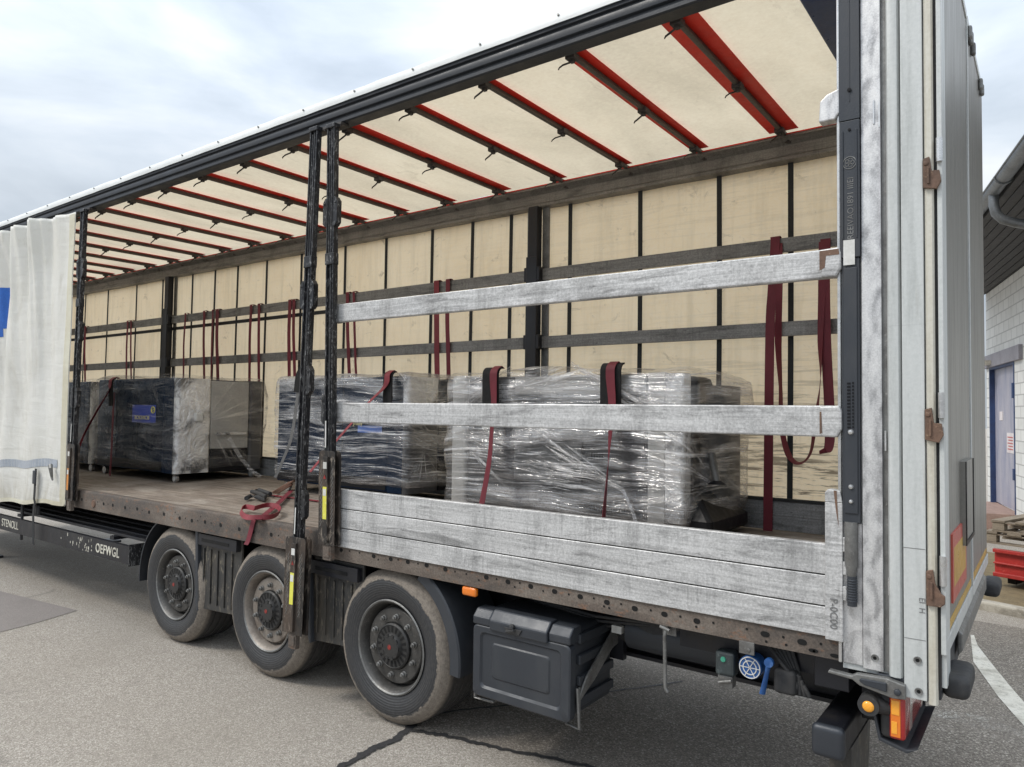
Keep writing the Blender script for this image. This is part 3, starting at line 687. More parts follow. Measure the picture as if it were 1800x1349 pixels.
sg = 1.55
pp = [WP(sg, 1.21, 4.68), WP(sg, 1.21, 4.55), WP(sg, 1.19, 4.45), WP(sg, 1.12, 4.37), WP(sg, 1.0, 4.32), WP(sg, .6, 4.2), WP(sg, .25, 4.1), WP(sg, .12, 4.03), WP(sg, .07, 3.9), WP(sg, .07, 0)]
MB().tube(pp, .055, 14).build('downpipe', 'zinc', bd, smooth=60)

# ------------------------------------------------------------------ pallets and red steel rack beyond the kerb
def PL(x, y, z): return k0+kd*x+kn*y+Vector((0, 0, z))
def kbox(b, a, c, n0, n1, z0, z1, tilt=0.):
    vs = [PL(x, y, z+tilt*x) for z in (z0, z1) for y in (n0, n1) for x in (a, c)]
    return b.add(vs, [(0, 2, 3, 1), (4, 5, 7, 6), (0, 1, 5, 4), (2, 6, 7, 3), (0, 4, 6, 2), (1, 3, 7, 5)])
rk = thing('steel_rack', tuple(PL(.6, 1.4, .085)), 'low red steel rack under the pallets beside the kerb', 'steel rack')
b = MB(); kbox(b, -.35, 2.6, .95, 1.03, .22, .50); b.build('side_beam', 'redsteel', rk, .01)
b = MB(); kbox(b, -.35, 2.6, .90, .95, .20, .245); kbox(b, -.35, 2.6, .90, .95, .47, .51); kbox(b, -.35, 2.6, .915, .95, .34, .36); b.build('flange', 'redsteel', rk, .006)
b = MB(); kbox(b, -.35, 2.6, 2.0, 2.08, .22, .50); b.build('side_beam', 'redsteel', rk, .01)
for x in (-.25, .6, 2.4):
    b = MB(); kbox(b, x, x+.09, 1.03, 2.0, .12, .24); b.build('cross_bar', 'machdark', rk, .006)
b = MB(); kbox(b, .1, .3, .97, 1.12, .51, .55); b.build('lug', 'redsteel', rk, .01)
for j, (dx, z, lb) in enumerate([(0, .56, 'lower weathered wooden pallet resting on the red steel rack'), (.08, .70, 'upper weathered wooden pallet with skewed top boards above the red rack')]):
    p = thing('pallet', tuple(PL(.5+dx, 1.5, z)), lb, 'pallet')
    for k in range(6):
        b = MB(); kbox(b, -.45+dx+k*.24, -.31+dx+k*.24, .92, 2.05, z+.115, z+.14, .02 if j else 0); b.build('deck_board', 'wood', p, .003)
    for yy in (.93, 1.42, 1.92):
        b = MB()
        for xx in (-.44, .2, .78): kbox(b, xx+dx, xx+.12+dx, yy, yy+.1, z+.02, z+.10)
        b.build('block', 'wood', p, .003)
        b = MB(); kbox(b, -.45+dx, .93+dx, yy, yy+.1, z, z+.019); b.build('bearer', 'wood', p, .003)
        b = MB(); kbox(b, -.45+dx, .93+dx, yy, yy+.1, z+.101, z+.1145); b.build('bearer', 'wood', p, .003)

# ------------------------------------------------------------------ THE TRAILER
XR, XF, W_ = -.605, -14.15, 2.24
DZ = 1.16
tr = thing('semi_trailer', (-7.4, 1.12, 0), 'long curtain-side semi-trailer standing open on the yard, three axles, cream interior', 'trailer')

# deck and rave
b = MB(); b.box(XF, -.98, .035, W_-.03, 1.10, DZ); b.build('deck', 'floor', tr)
def rave(y0, sgn, name):
    b = MB()
    prof = [(y0, .985), (y0, 1.145), (y0+sgn*.004, 1.156), (y0+sgn*.012, 1.163), (y0+sgn*.05, 1.166), (y0+sgn*.05, 1.158), (y0+sgn*.014, 1.15), (y0+sgn*.010, .995), (y0+sgn*.06, .995), (y0+sgn*.06, .985)]
    b.prism(prof, 0, XF, -.96)
    if sgn > 0:
        b.mat(1)
        rnd = random.Random(3)
        def oval(cx, cz, rx, rz):
            n = 14
            b.add([(cx+rx*math.copysign(abs(math.cos(a))**.7, math.cos(a)), y0-.002, cz+rz*math.sin(a)) for a in [2*math.pi*k/n for k in range(n)]], [tuple(range(n))])
        zc = 1.030
        for (px, py) in [(600, 967), (657, 978), (687, 983), (717, 988), (750, 994), (783, 1001), (855, 1015), (893, 1023), (933, 1031), (975, 1040), (1020, 1049), (1067, 1059), (1116, 1070), (1168, 1080), (1225, 1092), (1345, 1115), (1410, 1129), (1430, 1144), (1468, 1153)]:
            p = at(px, py); big = px not in (1430, 1468)
            oval(p.x, p.z, .020 if px > 1300 else .0165, .0125 if big else .008)
        for (px, py) in [(615, 969), (632, 972), (665, 984), (700, 984), (735, 991), (800, 1005), (820, 1009), (842, 1020), (873, 1018), (905, 1032), (914, 1025), (955, 1039), (1000, 1045), (1044, 1052), (1062, 1066), (1071, 1069), (1092, 1062), (1144, 1073), (1196, 1084), (1254, 1095), (1224, 1102), (1313, 1106), (1347, 1128), (1377, 1120), (1382, 1134), (1431, 1145), (1443, 1132)]:
            p = at(px, py); oval(p.x, p.z, .0055, .0055)
        x = -8.2
        while x < -4.75:
            oval(x, 1.085-.02*rnd.random(), .017, .015)
            if rnd.random() < .6: oval(x+.09, 1.075, .006, .006)
            if rnd.random() < .4: oval(x-.07, 1.11, .005, .005)
            x += .17+.09*rnd.random()
    return b.build(name, ['rave', 'hole'], tr, smooth=30)
p = at(163, 886, -.01); MB().lathe([(.001, -.010), (.034, -.009), (.040, .001)], 20, (p.x, 0, p.z)).build('rust_cap', 'rustlock', tr, smooth=40)
rave(0.0, 1, 'side_rail'); rave(W_, -1, 'side_rail')

# chassis
b = MB()
for y in (.62, 1.62):
    b.box(-13.6, -.75, y-.07, y+.07, .985, 1.005); b.box(-11.6, -.75, y-.008, y+.008, .62, .985); b.box(-11.6, -.75, y-.07, y+.07, .60, .62)
    b.box(-13.6, -11.6, y-.008, y+.008, .8, .985)
b.build('chassis_beam', 'chassis', tr)
x = -1.2
while x > -13.8:
    MB().box(x-.03, x+.03, .06, W_-.06, 1.0, 1.095).build('cross_member', 'chassis', tr); x -= .62
MB().box(-1.1, -.96, .06, W_-.06, .84, 1.09).build('rear_beam', 'chassis', tr, .005)
MB().box(XF, XF+.05, .0, W_, 1.17, 4.05).build('front_wall', 'machgrey', tr)

# far curtain, posts, laths
YF = 2.19
def cf(u, v):
    X = XF+.05+(-.98-XF-.05)*u; Z = 1.17+(3.90-1.17)*v
    return Vector((X, YF+.012*MN.noise(Vector((X*1.3, 0, Z*.6)))+.006*math.sin(X*9.8), Z))
MB().grid(cf, 260, 12).build('far_curtain', 'curtain_far', tr, smooth=60)
fx = [-1.783, -2.323, -3.0, -3.685, -4.34, -4.813, -5.35, -6.027, -6.692, -7.48, -8.173, -8.804, -9.335, -9.9, -10.705, -11.479, -12.404, -13.2]
for i, x in enumerate(fx):
    hw = .020
    MB().ribbon([(x, YF-.022, 3.86), (x+.006*math.sin(i), YF-.026, 2.6), (x-.01, YF-.024, 1.3)], (hw, 0, 0), .003, 6).build('tension_strap', 'webbing_black', tr)
b = MB(); b.ribbon([(-14, YF-.045, 3.11), (-9, YF-.045, 3.115), (-6.7, YF-.045, 3.12)], (0, 0, .022), .004); b.build('tension_strap', 'webbing_black', tr)
for (a, c) in [(-14.05, -10.47), (-10.33, -4.10), (-3.95, -.98)]:
    for z in (3.185, 2.572):
        MB().box(a, c, YF-.085, YF-.055, z, z+.105).build('wall_slat', 'plank_far', tr, .003)
b = MB(); b.box(-14.05, -.98, YF-.085, YF-.055, 1.17, 1.27); b.box(-14.05, -.98, YF-.084, YF-.055, 1.272, 1.375); b.build('far_side_board', 'plank_low', tr, .003)
b = MB(); b.box(-14.05, -.98, YF-.088, YF-.05, 1.378, 1.400); b.build('board_cap', 'webbing_black', tr)
for x in (-10.40, -4.02):
    q = MB().box(x-.05, x+.05, YF-.13, YF-.05, 1.17, 3.86).build('far_post', 'chassis', tr, .005)
    b = MB(); b.box(x-.115, x-.052, YF-.045, YF-.03, 1.17, 3.86); b.box(x+.052, x+.125, YF-.045, YF-.03, 1.17, 3.86); b.build('side_flange', 'metal', q)
    b = MB()
    for z in (3.185, 2.572): b.box(x-.085, x+.085, YF-.14, YF-.052, z-.01, z+.12)
    b.box(x-.06, x+.06, YF-.145, YF-.13, 2.2, 3.4)
    b.build('slat_pocket', 'chassis', q, .012)
# far top rail
b = MB(); prof = [(YF-.05, 3.855), (YF-.085, 3.862), (YF-.085, 3.885), (YF-.07, 3.90), (YF-.07, 3.975), (YF-.10, 3.995), (YF-.14, 4.01), (YF-.14, 4.035), (YF-.06, 4.045), (YF+.05, 4.045), (YF+.05, 3.855)]
b.prism(prof, 0, XF, -.98).build('roof_rail', 'farrail', tr, smooth=25)
b = MB(); b.ribbon([(-.98, YF-.146, 4.030), (-14, YF-.146, 4.030)], (0, 0, .004), .004); b.build('rail_piping', 'red', tr)

# near top rail with lengthwise ribs, tarp edge
b = MB()
prof = [(.085, 3.985), (.0, 3.985), (-.012, 3.992), (-.012, 4.012), (.004, 4.020), (.004, 4.034), (-.014, 4.040), (-.018, 4.060), (-.014, 4.078), (.004, 4.084), (.004, 4.098), (-.012, 4.104), (-.012, 4.128), (.004, 4.136), (.085, 4.136)]
b.prism(prof, 0, XF-.05, -.99).build('roof_rail', 'rail', tr, smooth=25)
def te(u, v):
    X = XF-.05+(-.99-XF+.05)*u
    pts = [(-.024, 4.122), (-.024, 4.150), (-.012, 4.185), (.03, 4.212), (.09, 4.206), (.13, 4.15), (.13, 4.075)]
    k = v*(len(pts)-1); i = min(int(k), len(pts)-2); f = k-i
    y = pts[i][0]*(1-f)+pts[i+1][0]*f; z = pts[i][1]*(1-f)+pts[i+1][1]*f
    z += .007*MN.noise(Vector((X*3.0, 2, 0)))*(1 if 1 < k < 5 else .3); y -= .004*MN.noise(Vector((X*6, 9, v)))
    return Vector((X, y, z))
MB().grid(te, 420, 12).build('tarp_edge', 'roofedge', tr, smooth=60)
b = MB()
for i in range(24): b.tube([(-1.3-i*.55, -.022, 4.165), (-1.3-i*.55, -.030, 4.166)], .007, 8)
b.build('rivet', 'metal', tr)
def rf(u, v):
    X = XF+(-.98-XF)*u; y = .075+(2.18-.075)*v
    ph = ((X+1.793)/.637) % 1.0
    sag = .012*math.sin(math.pi*ph)+.006*MN.noise(Vector((X*2.2, y*1.1, 1)))
    return Vector((X, y, 4.075-.2*0+sag))
MB().grid(rf, 320, 20).build('roof_tarp', 'roof', tr, smooth=60)
# rear header
MB().box(-1.22, -.99, .05, W_-.05, 4.0, 4.068).build('rear_header', 'navy', tr, .01)

# bows
reds = {0: (.095, .085), 1: (.060, .055), 2: (.048, .040), 3: (.030, .045), 4: (.022, .075), 5: (.024, .045), 6: (.024, .040), 7: (.022, .070)}
bowx = [-1.793-.637*i for i in range(19)]
for i, x in enumerate(bowx):
    sag = .006*math.sin(i*2.1)
    prof = [(x-.015, 4.022), (x-.005, 4.018), (x+.005, 4.018), (x+.015, 4.022), (x+.015, 4.029), (x+.010, 4.032), (x+.010, 4.050), (x-.010, 4.050), (x-.010, 4.032), (x-.015, 4.029)]
    q = MB().prism(prof, 1, .06, YF-.10).build('roof_bow', 'bow', tr, smooth=25)
    a_, c_ = reds.get(i, (.020, .036))
    b = MB(); b.ribbon([(x+(c_-a_)/2*1, .10, 4.058), (x+(c_-a_)/2, 1.0, 4.056), (x+(c_-a_)/2, YF-.14, 4.058)], ((a_+c_)/2+.012, 0, 0), .003); b.build('red_flap', 'red', q)
    if i in (4, 7): MB().box(x-.040, x+.032, .98, 1.06, 4.0525, 4.0555).build('dark_patch', 'clip', q)
    for y in (.17, 1.07, 1.93):
        b = MB(); b.box(x-.03, x+.03, y-.030, y+.030, 4.002, 4.034); b.box(x-.012, x+.012, y-.014, y+.014, 3.985, 4.004)
        jy = .02*math.sin(i*3.1+y*4)
        b.tube([(x-.005, y-.01, 3.985), (x-.035, y-.03+jy, 3.965), (x-.052, y-.040+jy, 3.950), (x-.058, y-.042+jy, 3.938)], [.009, .009, .008, .006], 6, .6)
        b.build('bow_clip', 'clip', q, .003)
    MB().tube([(x, YF-.10, 3.995), (x+.01, YF-.085, 3.99), (x+.03, YF-.08, 3.985)], [.022, .02, .012], 8, .6).build('bow_end', 'bow', q)

# drop-side boards
ZB = [1.078, 1.205, 1.336, 1.468]
b = MB()
for k in range(3):
    z0, z1 = ZB[k], ZB[k+1]-.003
    z1 -= .003; prof = [(-.010, z0), (-.012, z0+.002), (-.012, z1-.003), (-.010, z1), (.026, z1), (.026, z0)]
    b.prism(prof, 0, -4.165, -1.038)
b.mat(1).box(-4.165, -1.038, .006, .020, ZB[0]+.002, ZB[3]-.012)
sb = b.build('side_board', ['plank', 'hole'], tr, smooth=20)
b = MB()
b.box(-1.035, -.966, -.026, .03, 1.070, 1.640); b.prism([(-1.035, 1.6405), (-.966, 1.6405), (-.975, 1.690), (-1.022, 1.694), (-1.035, 1.68)], 1, -.026, .03)
for z0, z1 in [(1.345, 1.40), (1.44, 1.50), (1.24, 1.30)]: b.box(-.966, -.951, -.024, .01, z0, z1)
st = b.build('board_end_post', 'plank', tr, .003)
text_part('embossed_number', 'P-0C00', .042, 'greymark', st, (-1.015, -.0275, 1.245), (0, 0, -1), (1, 0, 0))
b = MB(); b.prism([(-1.0, 1.690), (-.988, 1.690), (-.984, 1.60), (-.980, 1.54), (-.990, 1.60)], 1, -.0275, -.0265); b.build('rust_streak', 'rustlock', st)
# the two near laths
for nm, (xa, za, xb, zb, hh) in {'u': (-4.215, 2.655, -.985, 2.648, .062), 'm': (-4.215, 1.978, -.985, 1.978, .066)}.items():
    P = Vector((xa, -.01, za)); Q = Vector((xb, -.01, zb))
    b = MB()
    prof = [(-.016, -hh), (-.020, -hh+.006), (-.020, hh-.006), (-.016, hh), (.014, hh), (.014, -hh)]
    vs = [(X, y, zc+z) for X, zc in ((xa, za), (xb, zb)) for y, z in prof]; n = 6
    b.add(vs, [(i, (i+1) % n, n+(i+1) % n, n+i) for i in range(n)]+[tuple(range(n))[::-1], tuple(range(n, 2*n))])
    q = b.build('side_slat', 'plank', tr, .002)
    b = MB(); x0 = -1.055; hz = hh*.95
    b.prism([(x0, zb+hz), (-.975, zb+hz+.004), (-.966, zb+hz-.02), (-.966, zb-hz+.03), (-.985, zb-hz-.004), (x0+.01, zb-hz-.002)], 1, -.036, .02)
    e_ = b.build('slat_end_cap', 'plank', q, .008)
    b = MB(); b.prism([(x0+.004, zb+hz-.006), (-.975, zb+hz-.004), (-.972, zb+.03), (x0+.03, zb+.03), (x0+.025, zb-.02), (x0+.004, zb-.03)] if nm == 'u' else [(x0+.003, zb+.04), (x0+.010, zb+.04), (x0+.012, zb-.05), (x0+.003, zb-.055)], 1, -.0375, -.0363); b.build('rust_stain', 'rustlock', q)
    MB().box(-4.235, -4.165, -.03, .02, za-hh-.004, za+hh+.004).build('slat_end_cap', 'metal', q, .006)
# small bracket at the top of the opening
p0 = at(1455, 195)
MB().prism([(-1.055, p0.z-.055), (-1.050, p0.z+.035), (-1.02, p0.z+.06), (-.972, p0.z+.075), (-.972, p0.z-.03), (-.99, p0.z-.055)], 1, -.03, .03).build('pillar_bracket', 'silver', tr, .006)

# rear corner pillar (all elements side by side)
ZT = 4.16
MB().box(-.985, -.972, -.018, .06, .985, ZT).build('pillar_lip', 'rivet', tr, .003)
MB().box(-.972, -.60, .004, .12, .96, ZT).build('corner_pillar', 'greypaint', tr)
# hollow channel behind the tensioner
MB().box(-.970, -.895, -.006, .003, .985, 1.56).build('channel_plate', 'silver', tr, .002)
tn = MB(); tn.box(-.966, -.898, -.024, .003, 1.562, 2.66); tn.box(-.958, -.906, -.030, -.0242, 1.60, 2.62)
tn = tn.build('curtain_tensioner', 'plastic', tr, .004)
tn['label'] = 'black curtain tensioner with a silver lever handle'
q = MB(); q.box(-.970, -.894, -.031, .003, 2.662, 3.24); q.box(-.962, -.956, -.036, -.0312, 2.74, 3.2); q.box(-.908, -.902, -.036, -.0312, 2.74, 3.2); q.build('tensioner_cover', 'plastic', tn, .005)
q = MB(); q.box(-.974, -.894, -.029, .003, 3.244, ZT-.01); q.box(-.934, -.930, -.031, -.0288, 3.32, 3.9); q.build('tensioner_cover', 'plastic', tn, .005)
b = MB(); b.lathe([(.002, -.036), (.008, -.0355), (.008, -.03)], 14, (-.932, 0, 3.37)); b.lathe([(.002, -.036), (.006, -.0355), (.006, -.03)], 14, (-.932, 0, 3.20)); b.build('cover_screw', 'machdark', tn)
for zz, r_ in ((1.66, .011), (1.60, .009), (1.885, .012)):
    MB().lathe([(.001, -.040), (r_*.7, -.038), (r_, -.030)], 14, (-.932, 0, zz+.05)).build('rivet_head', 'rivet', tn, smooth=50)
b = MB()
for k in range(14):
    b.box(-.945, -.932, -.0325, -.0300, 1.95+k*.014, 1.958+k*.014); b.box(-.926, -.919, -.0325, -.0300, 1.952+k*.014, 1.96+k*.014)
b.build('vent_marks', 'machdark', tn)
# emblem and embossed writing on the cover
b = MB(); b.lathe([(.024, -.0335), (.027, -.0335), (.027, -.030), (.024, -.030)], 28, (-.932, 0, 3.06), close=True)
for a in range(5):
    c_ = (-.932+.011*math.cos(a*1.2566), 0, 3.06+.011*math.sin(a*1.2566)); b.lathe([(.007, -.033), (.009, -.033), (.009, -.030), (.007, -.030)], 14, c_, close=True)
b.build('emblem', 'metal', tn)
text_part('embossed_writing', 'IIREEIVAO1891 IIIEI', .034, 'metal', tn, (-.918, -.0315, 2.72), (0, 0, 1), (-1, 0, 0), ext=.0008)
MB().box(-.957, -.913, -.0335, -.0315, 2.63, 2.735, ).build('paper_sticker', 'sticker_w', tn)
# lever: grey tapered tube then ribbed grip
b = MB(); b.tube([(-.934, -.018, 1.565), (-.934, -.020, 1.40), (-.932, -.024, 1.355), (-.930, -.026, 1.33)], [.026, .026, .018, .014], 16); b.build('lever', 'metal', tn, smooth=50)
b = MB(); b.mat(0).tube([(-.930, -.026, 1.345), (-.930, -.026, 1.225)], .0185, 14)
for k in range(9): b.lathe([(.0185, -.004), (.0205, -.002), (.0205, .002), (.0185, .004)], 14, (-.930, -.026, 1.245+k*.0105), ax=2)
b.build('grip', 'plastic', tn, smooth=40)
# brushed strip, slot, column, plate, cream strip, gap, hinge strip
bs = MB().box(-.892, -.817, -.016, .003, .978, ZT).build('brushed_strip', 'silver', tr, .003)
b = MB(); b.box(-.815, -.799, -.004, .003, .98, ZT); b.build('pillar_slot', 'metal', tr)
b = MB(); b.prism([(-.797, .0035), (-.797, -.014), (-.790, -.026), (-.772, -.031), (-.755, -.027), (-.748, -.016), (-.747, .0035)], 2, .972, ZT); b.build('pillar_column', 'greypaint', tr, smooth=35)
for px, py, h in [(1537, 200, .05), (1547, 205, .05), (1558, 775, .04), (1564, 1030, .035), (1568, 1140, .05)]:
    p = at(px, py); MB().box(p.x-.003, p.x+.003, -.020, -.012, p.z-h, p.z+h).build('hinge_pin', 'rivet', tr)
pl = MB(); pl.box(-.742, -.664, -.030, .003, .905, ZT); pl = pl.build('corner_plate', 'greypaint', tr, .003)
def bolt(px, py, yy, r_, parent):
    p = at(px, py, yy); b = MB(); b.mat(0).lathe([(r_*.55, yy-.001), (r_*.6, yy-.004), (r_, yy-.006), (r_*1.05, yy+.0)], 20, (p.x, 0, p.z)); b.mat(1).lathe([(.0005, yy-.0022), (r_*.5, yy-.002)], 6, (p.x, 0, p.z))
    b.build('bolt', ['metal', 'hole'], parent, smooth=40)
bolt(1613, 1161, -.030, .014, pl); bolt(1615, 1216, -.030, .014, pl); bolt(1538, 1157, -.016, .014, bs)
b = MB(); b.box(-.741, -.666, -.0312, -.0300, 1.135, 1.137); b.box(-.741, -.666, -.0312, -.03, 1.486, 1.488)
b.build('scratch', 'greymark', pl)
text_part('scratched_writing', 'EI  H', .03, 'greymark', pl, (-.688, -.031, 1.30), (0, 0, -1), (1, 0, 0), ext=.0006)
b = MB(); b.prism([(-.660, .0035), (-.660, -.020), (-.652, -.026), (-.634, -.026), (-.628, -.018), (-.628, .0035)], 2, .895, ZT); b.build('door_seal_strip', 'creampaint', tr, smooth=30)
MB().box(-.6275, -.617, -.004, .0035, .95, ZT).build('door_gap', 'rubber', tr)

# rear doors: two leaves, frame, rods, plates (outer face looks to +X)
XD = XR
for k, (y0, y1) in enumerate([(-.018, 1.145), (1.165, W_+.02)]):
    b = MB(); b.box(XD-.012, XD, y0+.03, y1-.005, 1.14, 4.10); dl = b.build('rear_door', 'door', tr)
    b = MB(); b.box(XD-.012 if k else -.6165, XD+.006, y0, y0+.03, 1.09, 4.12); b.box(XD-.012, XD+.006, y0+.03, y1, 1.08, 1.14); b.box(XD-.012, XD+.006, y0+.03, y1, 4.10, 4.14)
    b.build('door_frame', 'greypaint', dl, .002)
MB().box(XD-.02, XD-.002, 1.145, 1.165, 1.10, 4.12).build('door_gap', 'rubber', tr)
# hinge strip tubes on the near door edge
for (py0, py1) in [(250, 290), (690, 735), (983, 1037)]:
    za, zb_ = atx(1655, py0, -.605).z, atx(1655, py1, -.605).z
    MB().tube([(-.607, -.026, zb_), (-.607, -.026, za)], .012, 12).build('hinge_barrel', 'rivet', tr, smooth=60)
for (px, py, h) in [(1632, 308, .064), (1642, 750, .066), (1648, 1036, .066)]:
    p = at(px, py, -.03); z = p.z
    b = MB(); b.prism([(-.662, z-h*.8), (-.662, z+h), (-.640, z+h*1.1), (-.632, z+.2*h), (-.606, z+.18*h), (-.600, z-h*.5), (-.615, z-h*.95)] if py != 1036 else [(-.662, z-h), (-.662, z+h), (-.640, z+h*1.1), (-.632, z+.3*h), (-.612, z-.25*h), (-.600, z-.35*h), (-.600, z-h*.8), (-.615, z-h)], 1, -.042, -.027)
    b.lathe([(.003, -.047), (.009, -.046), (.010, -.042)], 14, (-.652, 0, z+h*.7)); b.box(-.648, -.640, -.05, -.042, z-h*.6, z+h*.4)
    hg = b.build('door_hinge', 'rustlock', tr, .004)
# reflective plates
def rp(name, mat, y0, y1, z0, z1, pr, par=None): return MB().box(XD, XD+pr, y0, y1, z0, z1).build(name, mat, par or tr)
mp1 = rp('marker_plate', 'redref', .22, .80, 1.24, 1.52, .008); rp('yellow_field', 'yellowref', .26, .76, 1.30, 1.46, .0085, mp1)
rp('contour_tape', 'yellowref', .03, 1.12, 1.150, 1.185, .002); rp('contour_tape', 'yellowref', .02, .07, 1.185, 1.60, .002); rp('contour_tape', 'yellowref', 1.2, 2.2, 1.150, 1.185, .002)
nph = rp('plate_holder', 'door', .62, 1.02, 1.42, 1.80, .022)
b = MB(); b.box(XD+.022, XD+.026, .62, .645, 1.42, 1.80); b.box(XD+.022, XD+.026, .995, 1.02, 1.42, 1.80); b.box(XD+.022, XD+.026, .645, .995, 1.42, 1.44); b.build('plate_edge', 'machdark', nph)
# roof corner hinges along rear top right edge
for yy in (1.2, 1.28, 1.42, 1.95, 2.05):
    MB().box(XD, XD+.025, yy, yy+.04, 4.02, 4.09).build('top_catch', 'metal', tr, .01)
# buffers
for yy in (.0, 2.02):
    MB().rbox(-.625, -.530, yy+.05, yy+.32, .905, .995, .03, .04).build('buffer', 'rubber', tr, smooth=50, merge=True)
b = MB(); b.box(-.80, -.62, .02, W_-.02, .90, 1.07); b.build('rear_sill', 'plastic', tr, .01)
b = MB(); b.prism([(-.61, 1.07), (-.59, 1.05), (-.59, .98), (-.61, .95)], 1, .5, 1.95); b.build('rear_step_edge', 'metal', tr, .005)

# latch lever under the pillar
b = MB(); p1 = at(1458, 1180, -.04); p2 = at(1510, 1192, -.04); p3 = at(1590, 1215, -.04)
b.prism([(p1.x-.005, .942), (p1.x, .955), (-.93, .950), (-.91, .962), (-.80, .968), (-.735, .955), (-.735, .900), (-.78, .895), (-.90, .918), (-.925, .935)], 1, -.052, -.02)
b.build('floor_latch', 'metal', tr, .004)
b = MB(); b.prism([(-.895, .950), (-.80, .953), (-.80, .916), (-.88, .926), (-.90, .938)], 1, -.060, -.0525); b.lathe([(.002, -.068), (.012, -.066), (.013, -.053)], 14, (-.762, 0, .925)); b.build('latch_hook', 'plastic', tr, .004)
b = MB(); b.box(-.84, -.662, -.018, .02, .90, .972); b.build('pillar_foot', 'plastic', tr, .005)

# underrun bumper
bt = at(1430, 1270, -.03); bb = at(1487, 1335, -.03)
b = MB(); b.rbox(-1.088, -.965, -.02, 2.25, .585, .712, .022, .3); b.build('underrun_bar', 'chassis', tr, smooth=50, merge=True)
b = MB(); b.rbox(-1.092, -.961, -.034, .01, .581, .716, .024, .04); b.build('bar_end_cap', 'plastic', tr, smooth=50, merge=True)
for y in (.62, 1.62): MB().box(-1.06, -.99, y-.05, y+.05, .70, .99).build('bar_bracket', 'chassis', tr, .005)
b = MB(); b.prism([(-1.05, .60), (-.96, .60), (-.97, .32), (-1.0, .25), (-1.05, .25)], 1, .10, .50); b.build('mud_flap', 'flap', tr, .005)
b = MB(); b.box(-.96, -.80, .30, .34, .66, .90); b.build('lamp_hanger', 'chassis', tr, .005)

# rear light cluster
lc = MB(); lc.rbox(-.835, -.772, .0, .50, .715, .905, .02, .1); lc = lc.build('tail_lamp', 'rubber', tr, smooth=50, merge=True)
MB().rbox(-.800, -.742, -.012, .52, .722, .900, .014, .1).build('red_lens', 'redlens', lc, smooth=50, merge=True)
MB().box(-.793, -.758, -.0165, -.0125, .735, .885).build('amber_lens', 'amber', lc, .003)
MB().box(-.790, -.762, -.0185, -.0170, .822, .878).build('amber_window', 'amber_lit', lc, .002)
MB().box(-.790, -.770, -.0185, -.0170, .748, .796).build('amber_window', 'amber_lit', lc, .002)
b = MB(); b.box(-.742, -.7405, .10, .16, .73, .89); b.prism([(.40, .73), (.44, .89), (.48, .89), (.44, .73)], 0, -.7415, -.7402); b.build('clear_lens', 'clearlens', lc)
sl = MB(); sl.tube([(-.80, .02, .83), (-.855, -.01, .845)], [.03, .034], 12); sl.tube([(-.868, .01, .845), (-.868, -.05, .845)], [.042, .040], 20)
sl = sl.build('side_marker', 'rubber', tr, smooth=50)
MB().lathe([(.001, -.058), (.012, -.0575), (.019, -.055), (.022, -.050)], 24, (-.868, 0, .842)).build('amber_lens', 'amber_lit', sl, smooth=50)
b = MB(); b.prism([(-.86, .80), (-.84, .70), (-.74, .675), (-.70, .70), (-.74, .690), (-.83, .712), (-.85, .80)], 1, .0, .55); b.build('lamp_bracket', 'plastic', tr, .003)

